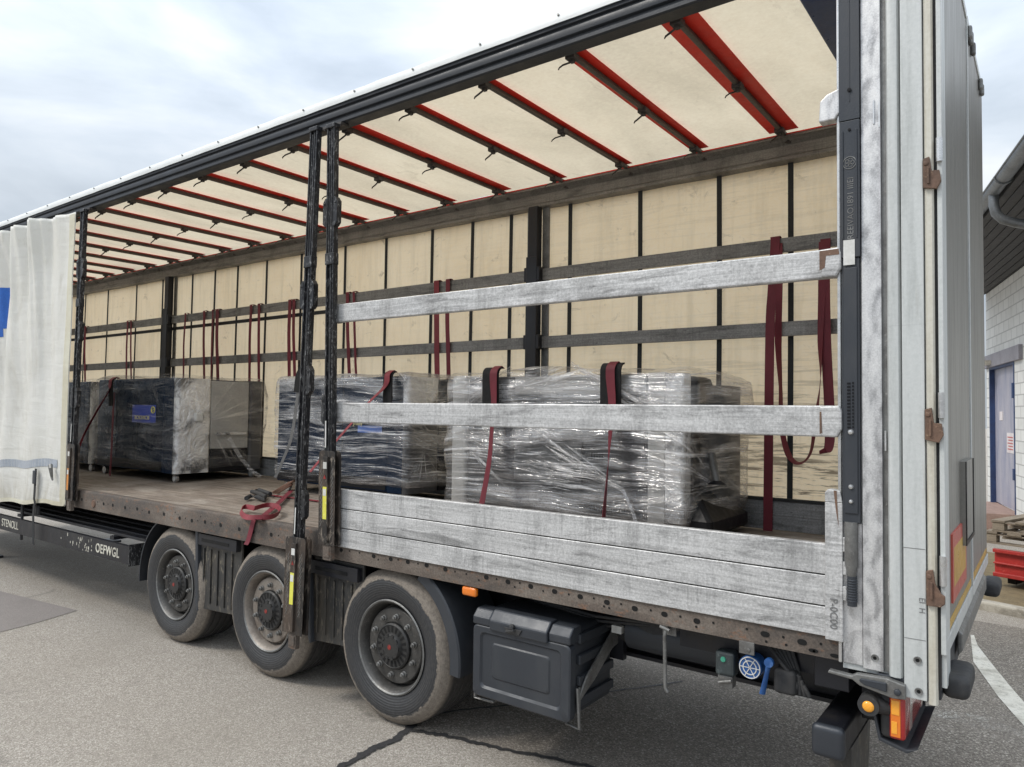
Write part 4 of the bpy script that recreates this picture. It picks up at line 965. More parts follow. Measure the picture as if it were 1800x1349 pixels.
# ------------------------------------------------------------------ wheels
XW = [-3.677-1.31*i for i in range(3)]; YW, RW = .06, .492
def make_wheel(x, yout, far=False):
    wl = part_empty('wheel', tr, (x, yout, RW-.006))
    prof = [(.283, .012), (.296, -.004), (.315, -.010), (.345, -.022), (.385, -.030), (.42, -.028), (.446, -.016), (.462, .002), (.478, .018), (.486, .030), (.489, .05)]
    tread = [(.490, .06), (.490, .095), (.478, .098), (.478, .106), (.490, .110), (.492, .155), (.479, .158), (.479, .168), (.492, .172), (.492, .215), (.479, .218), (.479, .228), (.492, .232), (.490, .275), (.478, .279), (.478, .287), (.490, .290), (.489, .33)]
    inner = [(.478, .365), (.446, .395), (.40, .41), (.34, .40), (.296, .385), (.283, .37)]
    def O(b, nm, m, par, **k): ORI[par.name] = Vector((0, 0, 0)); return b.build(nm, m, par, **k)
    ORI[wl.name] = Vector()
    O(MB().lathe(prof+tread+inner, 96), 'tyre', 'tyre', wl, smooth=35)
    if far:
        O(MB().lathe([(.29, .02), (.27, .06), (.26, .3), (.29, .37)], 40), 'rim', 'rim', wl, smooth=40); return wl
    rm = [(.292, -.004), (.298, -.012), (.290, -.016), (.281, -.010), (.272, .006), (.264, .030), (.258, .060), (.252, .085), (.244, .088), (.240, .060), (.238, .036), (.232, .030), (.150, .028), (.145, .036), (.05, .036)]
    O(MB().lathe(rm, 72), 'rim', 'rim', wl, smooth=40)
    O(MB().lathe([(.294, -.006), (.300, -.0135), (.292, -.0185), (.284, -.012)], 72, close=True), 'rim_lip', 'metal', wl, smooth=60)
    hb = MB(); hb.mat(0).lathe([(.143, .034), (.145, .012), (.139, .004), (.134, .002), (.131, .006), (.086, .006), (.082, -.006), (.074, -.016), (.028, -.018), (.001, -.018)], 48)
    for k in range(20):
        T = Matrix.Rotation(2*math.pi*k/20, 4, 'Y'); hb.mat(1).add([T @ Vector(q) for q in [(.090, .0045, -.006), (.129, .0045, -.010), (.129, .0045, .010), (.090, .0045, .006)]], [(0, 1, 2, 3)])
    for k in range(10):
        T = Matrix.Rotation(2*math.pi*k/10, 4, 'Y'); hb.mat(0).box(.064, .080, -.020, -.004, -.010, .010, T)
    hb = O(hb, 'hub_cap', ['hub', 'hole'], wl, smooth=35)
    ORI[hb.name] = Vector()
    O(MB().lathe([(.015, -.0205), (.016, -.0185)], 20, cap=True), 'hub_emblem', 'redmark', wl, smooth=30)
    for k in range(10):
        a = 2*math.pi*(k+.35)/10; c = (.186*math.cos(a), 0, .186*math.sin(a))
        b = MB(); b.lathe([(.020, .030), (.020, .022), (.0155, .020), (.0155, .004), (.010, .001), (.009, -.006)], 10, c, cap=True); O(b, 'wheel_nut', 'metal', wl, smooth=35)
    return wl
w1 = make_wheel(XW[0], YW)
w1['label'] = 'rear axle wheel with a mud-ringed tyre, nearest the toolbox'
for i in (1, 2):
    c = copy_tree(w1, tr, (-1.31*i, 0, 0)); c.rotation_euler[1] = .5*i
    c['label'] = ['middle axle wheel with a brown dusted rim behind the long hanging post', 'front axle wheel next to the pallet rack'][i-1]
    if i == 1:
        for ch in c.children:
            if ch.name.startswith('rim') and not ch.name.startswith('rim_lip'):
                ch.data = ch.data.copy(); ch.data.materials[0] = MT['rim_brown']
wf = make_wheel(XW[0], W_-.45, True)
for i in (1, 2): copy_tree(wf, tr, (-1.31*i, 0, 0))
for x in XW:
    MB().tube([(x, .2, .49), (x, 2.04, .49)], .07, 14).build('axle', 'chassis', tr, smooth=60)
    for y in (.62, 1.62): MB().tube([(x-.25, y, .56), (x-.25, y, .9)], .12, 18).build('air_spring', 'rubber', tr, smooth=60)
    for y in (.62, 1.62): MB().box(x-.3, x+.5, y-.04, y+.04, .44, .56).build('trailing_arm', 'chassis', tr, .02)

# fenders: arc band with rolled edge
def fender(x, a0, a1, name='mudguard', r=.575, flange=.035, n=20, y0=.03, y1=.44, mat='plastic'):
    b = MB(); A = [R(a0+(a1-a0)*k/n) for k in range(n+1)]; zc = .49
    def pt_(a, rr, y): return (x+rr*math.cos(a), y, zc+rr*math.sin(a))
    sec = [(r, y1), (r, y0+.01), (r-.010, y0), (r-flange, y0), (r-flange, y0+.006), (r-.012, y0+.008), (r-.008, y0+.016), (r-.008, y1)]
    m = len(sec); vs = [pt_(a, q[0], q[1]) for a in A for q in sec]
    fs = [(i*m+k, i*m+(k+1) % m, (i+1)*m+(k+1) % m, (i+1)*m+k) for i in range(n) for k in range(m)]+[tuple(range(m))[::-1], tuple(range(n*m, (n+1)*m))]
    return b.add(vs, fs).build(name, mat, tr, smooth=35)
fender(XW[0], -6, 62, r=.60, flange=.075)
fender(XW[2], 118, 186, r=.58, flange=.02)
# panels between wheels
def gpanel(pl_, pr_, pt_, pb_, y):
    xa, xb = at(pl_, 1000, y).x, at(pr_, 1000, y).x; zt, zb = at((pl_+pr_)/2, pt_, y).z, at((pl_+pr_)/2, pb_, y).z
    b = MB(); b.prism([(xa+.02, zt), (xb, zt), (xb-.01, zb+.03), (xa+.06, zb), (xa+.045, zb+.04)], 1, y, y+.02)
    for k in range(5):
        xx = xa+.09+(xb-xa-.12)*k/5; b.box(xx, xx+.012, y-.012, y-.0005, zb+.06, zt-.14)
    q = b.build('mudguard_panel', 'flap', tr, .004)
    b = MB(); b.prism([(xa-.01, zt+.01), (xa+.028, zt+.01), (xa+.066, zb-.01), (xa+.045, zb-.02), (xa+.020, zb+.05)], 1, y-.03, y+.38); b.build('mudguard_edge', 'plastic', q, .006)
    b = MB(); b.mat(0).box(xa+.06, xb-.02, y-.04, y-.0005, zt-.11, zt-.02); b.mat(1).box(xa+.11, xb-.12, y-.043, y-.0405, zt-.08, zt-.055); b.build('mudguard_bracket', ['chassis', 'hole'], q, .004)
gpanel(348, 425, 938, 1080, .06); gpanel(545, 640, 985, 1138, .06)
# side marker lamps
p = at(825, 1040, .01)
MB().rbox(p.x-.055, p.x+.055, .0, .035, p.z-.028, p.z+.028, .017, .04).build('side_lamp', 'amber', tr, smooth=60, merge=True)

# ------------------------------------------------------------------ toolbox
tx0, tx1, tz0, tz1, ty = -2.945, -2.290, .385, .868, -.012
tb = MB(); tb.rbox(tx0+.015, tx1-.012, .015, .46, tz0+.01, tz1-.015, .03, .2)
tb = tb.build('toolbox', 'plastic', tr, smooth=50, merge=True); tb['label'] = 'dark grey plastic toolbox with a moulded lid'
b = MB()
def rr(x0, x1, z0, z1, r_, n=5):
    o = []
    for cx, cz, a0 in ((x1-r_, z1-r_, 0), (x0+r_, z1-r_, 90), (x0+r_, z0+r_, 180), (x1-r_, z0+r_, 270)):
        for k in range(n+1): a = R(a0+90*k/n); o.append((cx+r_*math.cos(a), cz+r_*math.sin(a)))
    return o
def stepped(b, rects, ys, n=24):
    """nested rounded rectangles at different depths: a moulded door"""
    loops = [[(u, y, v) for u, v in rr(*rc)] for rc, y in zip(rects, ys)]; m = len(loops[0])
    vs = [p for l in loops for p in l]
    fs = [(i*m+k, i*m+(k+1) % m, (i+1)*m+(k+1) % m, (i+1)*m+k) for i in range(len(loops)-1) for k in range(m)]+[tuple(range((len(loops)-1)*m, len(loops)*m))]
    b.add(vs, fs)
zt_ = tz1-.085
stepped(b, [(tx0, tx1, tz0, zt_, .03), (tx0, tx1, tz0, zt_, .03), (tx0+.008, tx1-.008, tz0+.008, zt_-.006, .03), (tx0+.052, tx1-.055, tz0+.05, zt_-.035, .03), (tx0+.062, tx1-.066, tz0+.062, zt_-.045, .028), (tx0+.13, tx1-.13, tz0+.115, zt_-.085, .02), (tx0+.138, tx1-.138, tz0+.122, zt_-.092, .02), (tx0+.146, tx1-.146, tz0+.130, zt_-.100, .02)],
        [.04, ty+.006, ty, ty, ty+.012, ty+.012, ty+.005, ty+.004])
b.build('door', 'plastic', tb, smooth=30)
for (xa, xb) in ((tx0, tx0+.125), (tx1-.135, tx1)):
    MB().prism([(ty-.002, zt_+.002), (ty-.004, zt_+.045), (ty+.035, tz1+.002), (.10, tz1+.004), (.10, zt_+.002)], 0, xa, xb).build('lid_corner', 'plastic', tb, .008)
b = MB(); b.prism([(ty-.014, zt_-.012), (ty-.016, zt_+.045), (ty+.03, tz1+.012), (.08, tz1+.014), (.08, zt_)], 0, tx0+.128, tx1-.138); lt = b.build('lid_handle', 'plastic', tb, .008)
cx = (tx0+tx1)/2-.02
b = MB(); b.prism([(cx-.07, zt_+.03), (cx+.05, zt_+.03), (cx+.03, zt_-.002), (cx-.05, zt_-.002)], 1, ty-.022, ty-.0165); b.tube([(cx-.01, ty-.02, zt_+.04), (cx-.01, ty-.035, zt_+.045)], .014, 12); b.tube([(cx-.01, ty-.038, zt_+.045), (cx+.01, ty-.038, zt_+.025), (cx-.045, ty-.036, zt_+.012)], .006, 8)
b.build('lock', 'rubber', tb, .002)
b = MB()
for k in range(4):
    z = tz0+.06+k*.11; b.box(tx1-.012, tx1+.012, .07, .44, z, z+.05)
b.build('side_rib', 'plastic', tb, .006)
b = MB(); b.prism([(.05, .52), (.12, .60), (.40, .78), (.56, .80), (.56, .70), (.40, .68), (.20, .56), (.05, .49)], 0, tx1+.016, tx1+.026); b.box(tx1+.0165, tx1+.024, .045, .06, tz0-.02, .56); b.build('bracket', 'metal', tb, .002)
b = MB(); b.tube([(tx0-.01, .03, .56), (tx0-.012, .03, tz0-.035), (tx0+.12, .03, tz0-.03), (tx0+.14, .2, tz0-.01)], .008, 8); b.tube([(tx1+.02, .03, .56), (tx1+.035, .03, tz0-.03), (tx1-.05, .03, tz0-.02)], .008, 8); b.build('support_strut', 'metal', tb)
MB().box(tx1-.1, tx1+.06, .46, .50, .60, .99).build('hanger_plate', 'chassis', tb)
p = at(1088, 1105, .35); MB().box(p.x-.03, p.x+.03, .32, .36, p.z-.02, p.z+.02).build('white_tab', 'sticker_w', tr)

# spare wheel lying flat, eye bolt, air valves
sp = MB(); cxs, cys = -1.98, .78
sp.lathe([(.25, .02), (.30, .0), (.40, .005), (.44, .04), (.455, .08), (.440, .105), (.457, .115), (.457, .17), (.442, .18), (.455, .20), (.44, .24), (.40, .275), (.30, .28), (.25, .26)], 64, (cxs, cys, .70), ax=2)
sp.build('spare_wheel', 'rubber', tr, smooth=35)
p = at(1175, 1105, .02)
b = MB(); b.box(p.x-.035, p.x+.035, .03, .04, p.z-.035, p.z+.03); b.tube([(p.x+.0, .03, p.z), (p.x, -.01, p.z), (p.x-.005, -.012, p.z-.03), (p.x, -.012, p.z-.27), (p.x+.012, -.012, p.z-.29)], .009, 10); b.tube([(p.x-.03, -.01, p.z+.012), (p.x+.02, -.012, p.z)], .008, 8); b.build('winder_rod', 'metal', tr, .001)
p = at(1313, 1138, .0); b = MB(); b.box(p.x-.034, p.x+.034, -.006, .004, p.z-.03, p.z+.025); b.lathe([(.001, -.010), (.008, -.009), (.009, -.006)], 12, (p.x+.01, 0, p.z-.01)); b.build('lash_plate', 'metal', tr, .005)
vx = at(1275, 1168, .06)
b = MB(); b.box(vx.x-.05, vx.x+.04, .06, .13, vx.z-.055, vx.z+.055); v1 = b.build('air_valve', 'valvegrey', tr, .012)
MB().lathe([(.001, .053), (.011, .054), (.013, .060)], 16, (vx.x-.01, 0, vx.z+.02)).build('button', 'green', v1)
b = MB(); b.box(vx.x-.04, vx.x+.03, .07, .12, vx.z-.11, vx.z-.0565); b.tube([(vx.x-.035, .06, vx.z-.09), (vx.x+.03, .06, vx.z-.07)], .008, 8); b.build('mount', 'metal', v1, .005)
vb = at(1318, 1174, .04)
v2 = MB().tube([(vb.x, .04, vb.z), (vb.x, .12, vb.z)], .052, 28).build('shunt_valve', 'valveblue', tr, .006, smooth=50)
b = MB()
for r_ in (.046, .030): b.lathe([(r_-.0022, .0385), (r_, .0375), (r_+.0022, .0385)], 28, (vb.x, 0, vb.z))
b2 = MB()
for r_ in (.046, .030): b2.lathe([(r_-.002, .0370), (r_+.002, .0370), (r_+.002, .0398), (r_-.002, .0398)], 28, (vb.x, 0, vb.z), close=True)
for a in (0, 60, 120): T = Matrix.Translation((vb.x, 0, vb.z)) @ Matrix.Rotation(R(a), 4, 'Y'); b2.box(-.044, .044, .0373, .0398, -.0016, .0016, T)
b2.build('dial_marks', 'sticker_w', v2)
h0 = at(1352, 1165, .02); h1 = at(1340, 1220, .02)
b = MB(); b.tube([(h0.x, .03, h0.z), (h0.x, .01, h0.z)], .020, 16); b.tube([(h0.x, .02, h0.z), h0.lerp(h1, .3), h1], [.014, .011, .015], 10, .5); b.build('valve_lever', 'valveblue', tr, smooth=50)
b = MB(); hx = at(1390, 1185, .10)
for k in range(6):
    dx = .02*k; b.tube([(hx.x-.10+dx, .12, hx.z+.10), (hx.x-.03+dx*.6, .08+.01*k, hx.z+.04-.01*k), (hx.x+.01+dx*.5, .09, hx.z-.02*(k % 3)), (hx.x-.02+dx, .10, hx.z-.08)], .010, 8)
b.rbox(hx.x-.07, hx.x+.03, .07, .16, hx.z-.09, hx.z+.02, .02, .05); b.build('hose_bundle', 'rubber', tr, smooth=50)
MB().box(-1.75, -1.05, .14, .20, .86, .99).build('valve_carrier', 'chassis', tr)
for k in range(6):
    yy = .24+.05*k; zz = .93-.018*k
    MB().tube([(-2.9, yy, zz), (-2.3, yy+.02, zz-.05-.02*(k % 3)), (-1.8, yy, zz-.01), (-1.45, yy-.04, zz-.06-.03*(k % 2)), (-1.15, yy, zz-.02), (-.98, yy, zz)], .009, 8).build('air_line', 'rubber', tr, smooth=50)
MB().tube([(-2.15, .42, .80), (-1.55, .42, .80)], .10, 24).build('air_tank', 'plastic', tr, smooth=60)
MB().tube([(-9.9, 1.1, .78), (-8.9, 1.1, .78)], .17, 24).build('air_tank', 'chassis', tr, smooth=60)

# ------------------------------------------------------------------ pallet rack / side guard, landing legs
gr = MB(); za = (.728, .565)
gr.box(-14.0, -6.99, -.004, .035, .565, .728); rnd = random.Random(5); gr.mat(1)
for k in range(26):
    x = -7.72-abs(rnd.gauss(0, .22)); z = .58+rnd.random()*.11; gr.box(x, x+.006+.012*rnd.random(), -.0056, -.0042, z, z+.012+.02*rnd.random())
gr = gr.build('side_guard', ['chassis', 'whitetext'], tr)
MB().box(-7.0, -6.985, -.006, .16, .548, .745).build('guard_end', 'post', gr, .004)
b = MB()
for k in range(7):
    y = .07+k*.075; b.box(-13.9, -6.86, y, y+.062, .775+.012*(k % 2), .800+.012*(k % 2))
b.build('stowed_slats', 'chassis', gr, .003)
for x in (-7.4, -9.6, -12.): MB().box(x-.04, x+.04, .03, .60, .742, .773).build('rack_arm', 'chassis', gr)
for x in (-7.6, -9.8): MB().box(x-.03, x+.03, .60, .64, .742, 1.0).build('rack_hanger', 'chassis', gr)
text_part('painted_letters', 'OEFWGL', .118, 'whitetext', gr, (-7.64, -.0055, .604), (.92, 0, 0), (0, 0, 1), bold=.002, chars=1.1)
text_part('painted_letters', 'STENOLL', .12, 'whitetext', gr, (-9.98, -.0055, .610), (1, 0, 0), (0, 0, 1), chars=.95)
for y in (.35, 1.85):
    MB().box(-11.5, -11.36, y-.06, y+.06, .18, 1.0).build('landing_leg', 'chassis', tr, .01); MB().box(-11.58, -11.28, y-.12, y+.12, .0, .03).build('landing_foot', 'chassis', tr, .005)
p = at(38, 930, .02)
MB().tube([(p.x, .02, 1.0), (p.x, .02, p.z-.12)], .016, 8).build('hanging_chain', 'rubber', tr)

# ------------------------------------------------------------------ near sliding posts
def slide_post(xt, xb, zt, zb_, y, lugs, plate, label, wd=.078, dirty=False, stk=None):
    def X(z): return xb+(xt-xb)*(z-zb_)/(zt-zb_)
    def sbox(b, dx0, dx1, y0, y1, z0, z1):
        vs = [(X(z)+dx, yy, z) for z in (z0, z1) for yy in (y0, y1) for dx in (dx0, dx1)]
        return b.add(vs, [(0, 2, 3, 1), (4, 5, 7, 6), (0, 1, 5, 4), (2, 6, 7, 3), (0, 4, 6, 2), (1, 3, 7, 5)])
    h = wd/2
    b = MB(); sbox(b, -h, -h+.012, y-.045, y-.002, zb_, zt); sbox(b, h-.012, h, y-.045, y-.002, zb_, zt); sbox(b, -h+.012, h-.012, y-.030, y-.006, zb_, zt)
    sbox(b, -.008, .008, y-.036, y-.0282, zb_, zt)
    q = b.build('sliding_post', 'post', tr, .003); q['label'] = label
    b = MB()
    z = zb_+.9; rnd = random.Random(int(-xt*100))
    sbox(b, -h+.016, -.010, y-.040, y-.029, zt-.9, zt-.05); sbox(b, -h-.004, h+.004, y-.050, y+.0, zt-.98, zt-.90); sbox(b, -h-.006, h+.006, y-.052, y+.0, zt-.03, zt)
    b.build('slide_cover', 'post', q, .004)
    b = MB(); z = zt-.12
    while z > zt-.85:
        sbox(b, -h+.022, -.016, y-.0425, y-.0402, z, z+.012+.012*rnd.random()); z -= .024+.02*rnd.random()
    b.build('embossed_ribs', 'metal', q, .001)
    b = MB()
    z = zt-1.05
    while z > zb_+.75:
        sbox(b, h-.010, h-.003, y-.0462, y-.0452, z, z+.010); z -= .034
    b.build('ratchet_holes', 'hole', q)
    for z, side in lugs:
        for sg in ((-1, 1) if side == 0 else (side,)):
            b = MB()
            x0 = X(z)+sg*(h+.001); x1 = X(z)+sg*(h+.034)
            xa, xb_ = min(x0, x1), max(x0, x1); cut = .022
            if sg > 0: poly = [(xa, z-.10), (xb_-cut, z-.10), (xb_, z-.075), (xb_, z+.07), (xb_-cut, z+.10), (xa, z+.10)]
            else: poly = [(xa+cut, z-.10), (xb_, z-.10), (xb_, z+.10), (xa+cut, z+.10), (xa, z+.07), (xa, z-.075)]
            b.prism(poly, 1, y-.046, y-.004)
            b.lathe([(.002, y-.054), (.007, y-.053), (.008, y-.048)], 10, ((xa+xb_)/2, 0, z+.06))
            b.build('slat_pocket', 'post', q, .006)
    p0_, p1_ = plate; hw = .108 if zb_ < .6 else .082
    b = MB(); n = 8; c = X((p0_+p1_)/2)
    poly = [(X(p0_)-hw, p0_), (X(p0_)+hw, p0_)]+[(X(p1_)+hw-.03+.03*math.cos(R(90*k/n)), p1_-.03+.03*math.sin(R(90*k/n))) for k in range(n+1)]+[(X(p1_)-hw+.03-.03*math.sin(R(90*k/n)), p1_-.03+.03*math.cos(R(90*k/n))) for k in range(n+1)]
    b.prism(poly, 1, y-.050, y-.0465)
    b.prism([(u+(.012 if u < X(v) else -.012)*0, v) for u, v in poly], 1, y-.012, y+.004)
    sbox(b, -.024, .024, y-.066, y-.0505, p0_+.02, p1_-.04)
    fp = b.build('foot_plate', 'post_dirty', q, .004)
    b = MB(); sbox(b, -h+.014, -h+.024, y-.0475, y-.0455, p1_+.02, p1_+.20); b.build('white_strip', 'sticker_w', q)
    for sg in (-1, 1):
        b = MB(); zz = p0_+.22*(p1_-p0_)
        while zz < p1_-.12:
            c_ = X(zz); T = Matrix.Translation((c_+sg*(hw*.5+.014), 0, zz)) @ Matrix.Rotation(R(28), 4, 'Y'); b.box(-.0022, .0022, y-.0515, y-.0503, -.022, .022, T)
            zz += .030
        b.build('scratch_band', 'metal', fp)
    b = MB(); sbox(b, -.040, .040, y-.046, y-.010, p0_-.10, p0_-.001); sbox(b, -.030, .030, y-.052, y-.0465, p0_-.08, p0_-.01); b.build('rusty_foot', 'rave', q, .004)
    b = MB(); sbox(b, -.018, .018, y-.0675, y-.0663, p1_-.12, p1_-.075); b.build('white_sticker', 'sticker_w', fp)
    b = MB(); sbox(b, -.019, .019, y-.0675, y-.0663, p1_-.12-.335, p1_-.12-.12); yst = b.build('warning_sticker', 'sticker_o' if dirty else 'sticker_y', fp)
    b = MB(); sbox(b, -.016, .016, y-.0688, y-.0677, p1_-.30, p1_-.255); b.build('sticker_panel', 'sticker_w', fp)
    if not dirty:
        b = MB(); zc_ = p1_-.175; c_ = X(zc_); b.prism([(c_-.014, zc_-.012), (c_+.014, zc_-.012), (c_, zc_+.016)], 1, y-.0688, y-.0677); b.build('warning_triangle', 'redmark', fp)
    return q
slide_post(at(551, 240, -.12).x, at(514, 1100, -.12).x, 3.955, .47, -.075, [(at(545, 525).z, 0), (at(565, 670).z, 1), (at(552, 885).z, 1)], (.46, 1.12), 'longer black sliding post hanging below the deck edge', .078)
slide_post(at(586, 235, -.05).x, at(579, 975, -.05).x, 3.965, 1.09, -.030, [(at(583, 380).z, 0), (at(560, 720).z, -1)], (1.09, 1.72), 'black sliding post carrying the ends of the two long slats', .078)
slide_post(at(145, 375, -.07).x, at(122, 880, -.07).x, 3.965, 1.05, -.030, [(at(150, 475).z, 0), (at(140, 585).z, 1), (at(133, 700).z, 0)], (1.06, 1.62), 'sliding post with a rusty foot at the edge of the curtain', .075, True)
b = MB()
for x in (at(551, 240, -.12).x, at(586, 235, -.05).x, at(145, 375, -.07).x):
    b.box(x-.055, x+.055, -.03, .04, 3.965, 3.984)
    for dx in (-.04, 0, .04): b.tube([(x+dx, -.02, 3.955), (x+dx, -.02, 3.985)], .008, 8)
b.build('post_roller', 'clip', tr, .002)

# ------------------------------------------------------------------ near curtain, bunched at the left
XC0, XC1 = -11.6, at(133, 380, -.045).x
def curt(u, v, off=0.):
    # u 0..1 left->right, v 0..1 bottom->top
    xr_b, xr_t = at(110, 880, -.08).x, XC1
    X = XC0+((xr_b+(xr_t-xr_b)*v)-XC0)*u
    zb_ = .875+.115*max(0, (X+10.1)/1.7) + .012*math.sin(X*7) ; zt = 3.975
    Z = zb_+(zt-zb_)*v
    d = XC1-X
    # pleats: strong near the top away from the leading edge, relaxing downwards and fanning towards the left
    ph = (d-.25)*(15.5-6.*(1-v)) + 1.1*math.sin(d*3.3)+ (1-v)*2.2
    amp = (.052*v**1.2+.012)*min(1, max(0, (d-.12)/.55))
    y = -.050-amp*(1+math.sin(ph))-.018*MN.noise(Vector((X*2.1, 0, Z*1.3)))
    y -= .017*v**2.5*min(1, max(0, (d-.30)/.3))*(1+math.sin(50*d+4*MN.noise(Vector((X*2, 1, Z*.8)))+6*(1-v)))
    y -= .05*math.exp(-((d-.75-.9*(1-v))/.22)**2)*v*(1.4-v)
    y -= .010*abs(MN.noise(Vector((X*7, 3, Z*5)))) if v < .12 else 0
    return Vector((X, y+off, Z))
cu = MB().grid(curt, 320, 90).build('curtain', 'curtain', tr, smooth=70); cu['label'] = 'white curtain drawn back in folds'
so = cu.modifiers.new('thick', 'SOLIDIFY'); so.thickness = .003
def cur_patch(name, mat, u0, u1, v0, v1, off=-.004, nu=40, nv=10, wob=0.):
    return MB().grid(lambda u, v: curt(u0+(u1-u0)*u+wob*math.sin(v*9), v0+(v1-v0)*v, off), nu, nv).build(name, mat, cu, smooth=70)
def uof(px, py): return (at(px, py, -.1).x-XC0)/(XC1-XC0)
def vof(px, py): return (at(px, py, -.1).z-.9)/3.08
cur_patch('blue_lettering', 'blueprint', uof(-60, 540), uof(13, 540), vof(0, 578), vof(0, 508), nu=60)
cur_patch('blue_lettering', 'blueprint', uof(-60, 590), uof(5, 590), vof(0, 592), vof(0, 578), nu=50)
cur_patch('reflective_tape', 'reflective', 0.02, uof(93, 820)-.005, vof(50, 829), vof(50, 815), nu=160, nv=3)
b = MB()
for k in range(34):
    u0 = .35+k*.0165
    if u0 > uof(93, 820)-.012: break
    b.grid(lambda u, v: curt(u0+.0012*u, vof(50, 829)+(vof(50, 815)-vof(50, 829))*v, -.0055), 1, 3)
b.build('tape_stitching', 'sticker_w', cu)
cur_patch('hem', 'curtain_hem', .0, .992, .0, .014, off=-.005, nu=280, nv=3)
cur_patch('edge_seam', 'curtain_hem', .962, .998, .005, .995, off=-.004, nu=8, nv=90)
for (px, y0_, y1_) in [(64, 824, 888)]:
    pa = at(px, y0_, -.09); pb = at(px, y1_, -.09); pc = at(px-12, 955, -.05)
    q = MB().ribbon([(pa.x, -.095, pa.z), (pa.x, -.10, pb.z+.06), (pa.x-.01, -.085, pb.z)], (.024, 0, 0), .004).build('buckle_strap', 'webbing_black', cu)
    MB().box(pa.x-.032, pa.x+.032, -.115, -.098, pa.z-.16, pa.z-.02).build('buckle', 'plastic', q, .006)
    MB().ribbon([(pa.x-.06, -.075, pb.z+.02), (pa.x-.09, -.07, pb.z-.12), (pa.x-.09, -.06, pc.z)], (.024, 0, 0), .004).build('strap_tail', 'webbing_black', cu)
    MB().box(pa.x-.15, pa.x-.04, -.05, -.02, pb.z-.12, pb.z-.02).build('buckle_hook', 'rubber', cu, .01)
p = at(95, 818, -.08); b = MB(); b.tube([(p.x-.03, -.10, p.z), (p.x, -.11, p.z-.03), (p.x+.01, -.10, p.z-.12), (p.x+.03, -.10, p.z-.15)], [.022, .02, .012, .008], 8); b.build('corner_hook', 'metal', cu)

# ------------------------------------------------------------------ CARGO
def film_fn(c, seed, amp=.02, bulge=None):
    def f(o, d):
        n = MN.noise(Vector((o.x*2.2+seed, o.y*2.2, o.z*3.5)))*amp + MN.noise(Vector((o.x*1.2+seed, o.y*6, o.z*15)))*amp*.28+MN.noise(Vector((o.x*11+seed, o.y*11, o.z*9)))*amp*.16
        q = o-c; dd = Vector((q.x*.35, q.y*.8, q.z*.8)); dd.normalize()
        o = o+dd*n
        if bulge: o = bulge(o)
        return o
    return f
def caster(px, x, y, z, par):
    b = MB(); b.tube([(x, y-.018, z+.045), (x, y+.018, z+.045)], .044, 20); q = b.build('caster', 'rivet', par, .003, smooth=50)
    MB().tube([(x, y-.020, z+.045), (x, y+.020, z+.045)], .026, 16).build('caster_hub', 'sticker_w', q, smooth=50)
    MB().box(x-.03, x+.03, y-.03, y+.03, z+.09, z+.105).build('caster_plate', 'metal', q)

def vcol(x0, x1, y0, y1, z0, z1, r):
    n = 6
    poly = [(x0, y0)]+[(x1-r+r*math.sin(R(90*k/n)), y0+r-r*math.cos(R(90*k/n))) for k in range(n+1)]+[(x1-r+r*math.cos(R(90*k/n)), y1-r+r*math.sin(R(90*k/n))) for k in range(n+1)]+[(x0, y1)]
    return MB().prism(poly, 2, z0, z1)
def navy_machine(x0, x1, y0, y1, zt, label, film, seed, cols=.16, lab=None, bul=None, light_end=True):
    m = thing('wrapped_machine', ((x0+x1)/2, (y0+y1)/2, DZ), label, 'wrapped machine')
    zb_ = DZ+.10
    MB().rbox(x0, x1-cols-.004, y0, y1, zb_, zt, .02, .3).build('cabinet', 'bluesteel', m, smooth=40, merge=True)
    MB().box(x1-cols, x1-.06, y0, y0+.2, zb_, zt-.001).build('front_return', 'bluesteel', m)
    zs = zb_ if light_end else zt-.36
    vcol(x1-.055, x1, y0+.001, y0+.42, zs, zt-.003, .045).build('corner_panel', 'machsilver', m, smooth=40)
    if not light_end: vcol(x1-.055, x1, y0+.001, y0+.42, zb_, zs-.003, .045).build('corner_base', 'machmid', m, smooth=40)
    MB().box(x1-cols, x1-.02, y0+.425, y1-.18, DZ+.36, zt-.02).build('end_panel', 'machgrey' if light_end else 'bluesteel', m, .01)
    MB().box(x1-cols, x1-.015, y0+.425, y1-.18, zb_, DZ+.355).build('end_base', 'machdark', m, .01)
    vcol(x1-cols, x1, y1-.17, y1, zb_, zt-.004, .03).build('rear_column', 'machmid', m, smooth=40)
    MB().box(x0+.02, x1-cols-.02, y0-.004, y0-.0005, zb_+.02, zb_+.12).build('plinth', 'machdark', m)
    MB().box(x1-.018, x1+.015, y0+.5, y1-.22, DZ+.52, DZ+.55).build('end_rail', 'machsilver', m, .004)
    b = MB()
    for xx in (x0+.62*(x1-x0-cols), x0+.3*(x1-x0-cols)): b.box(xx, xx+.006, y0-.003, y0-.0005, zb_+.13, zt-.03)
    b.build('panel_joint', 'machdark', m)
    for xx in (x1-.08, x0+.12):
        for yy in (y0+.06, y1-.08): caster(0, xx, yy, DZ, m)
    if lab:
        a = at(*lab[0], Y=y0); c = at(*lab[1], Y=y0)
        pnl = MB().box(a.x, c.x, y0-.0065, y0-.0045, c.z, a.z).build('label_panel', lab[2], m)
        text_part('label_text', lab[3], lab[4], 'yellowtext', m, (lab[5][0], y0-.009, lab[5][1]), (1, 0, 0), (0, 0, 1), bold=.001, chars=.9)
    fl = MB(); c = Vector(((x0+x1)/2, (y0+y1)/2, zt-.5))
    fl.rbox(x0-.035, x1+.035, y0-.035, y1+.03, DZ+.13, zt+.028, .07, .035, film_fn(c, seed, .030, bul))
    fl.build('plastic_wrap', film, m, smooth=180, merge=True)
    return m
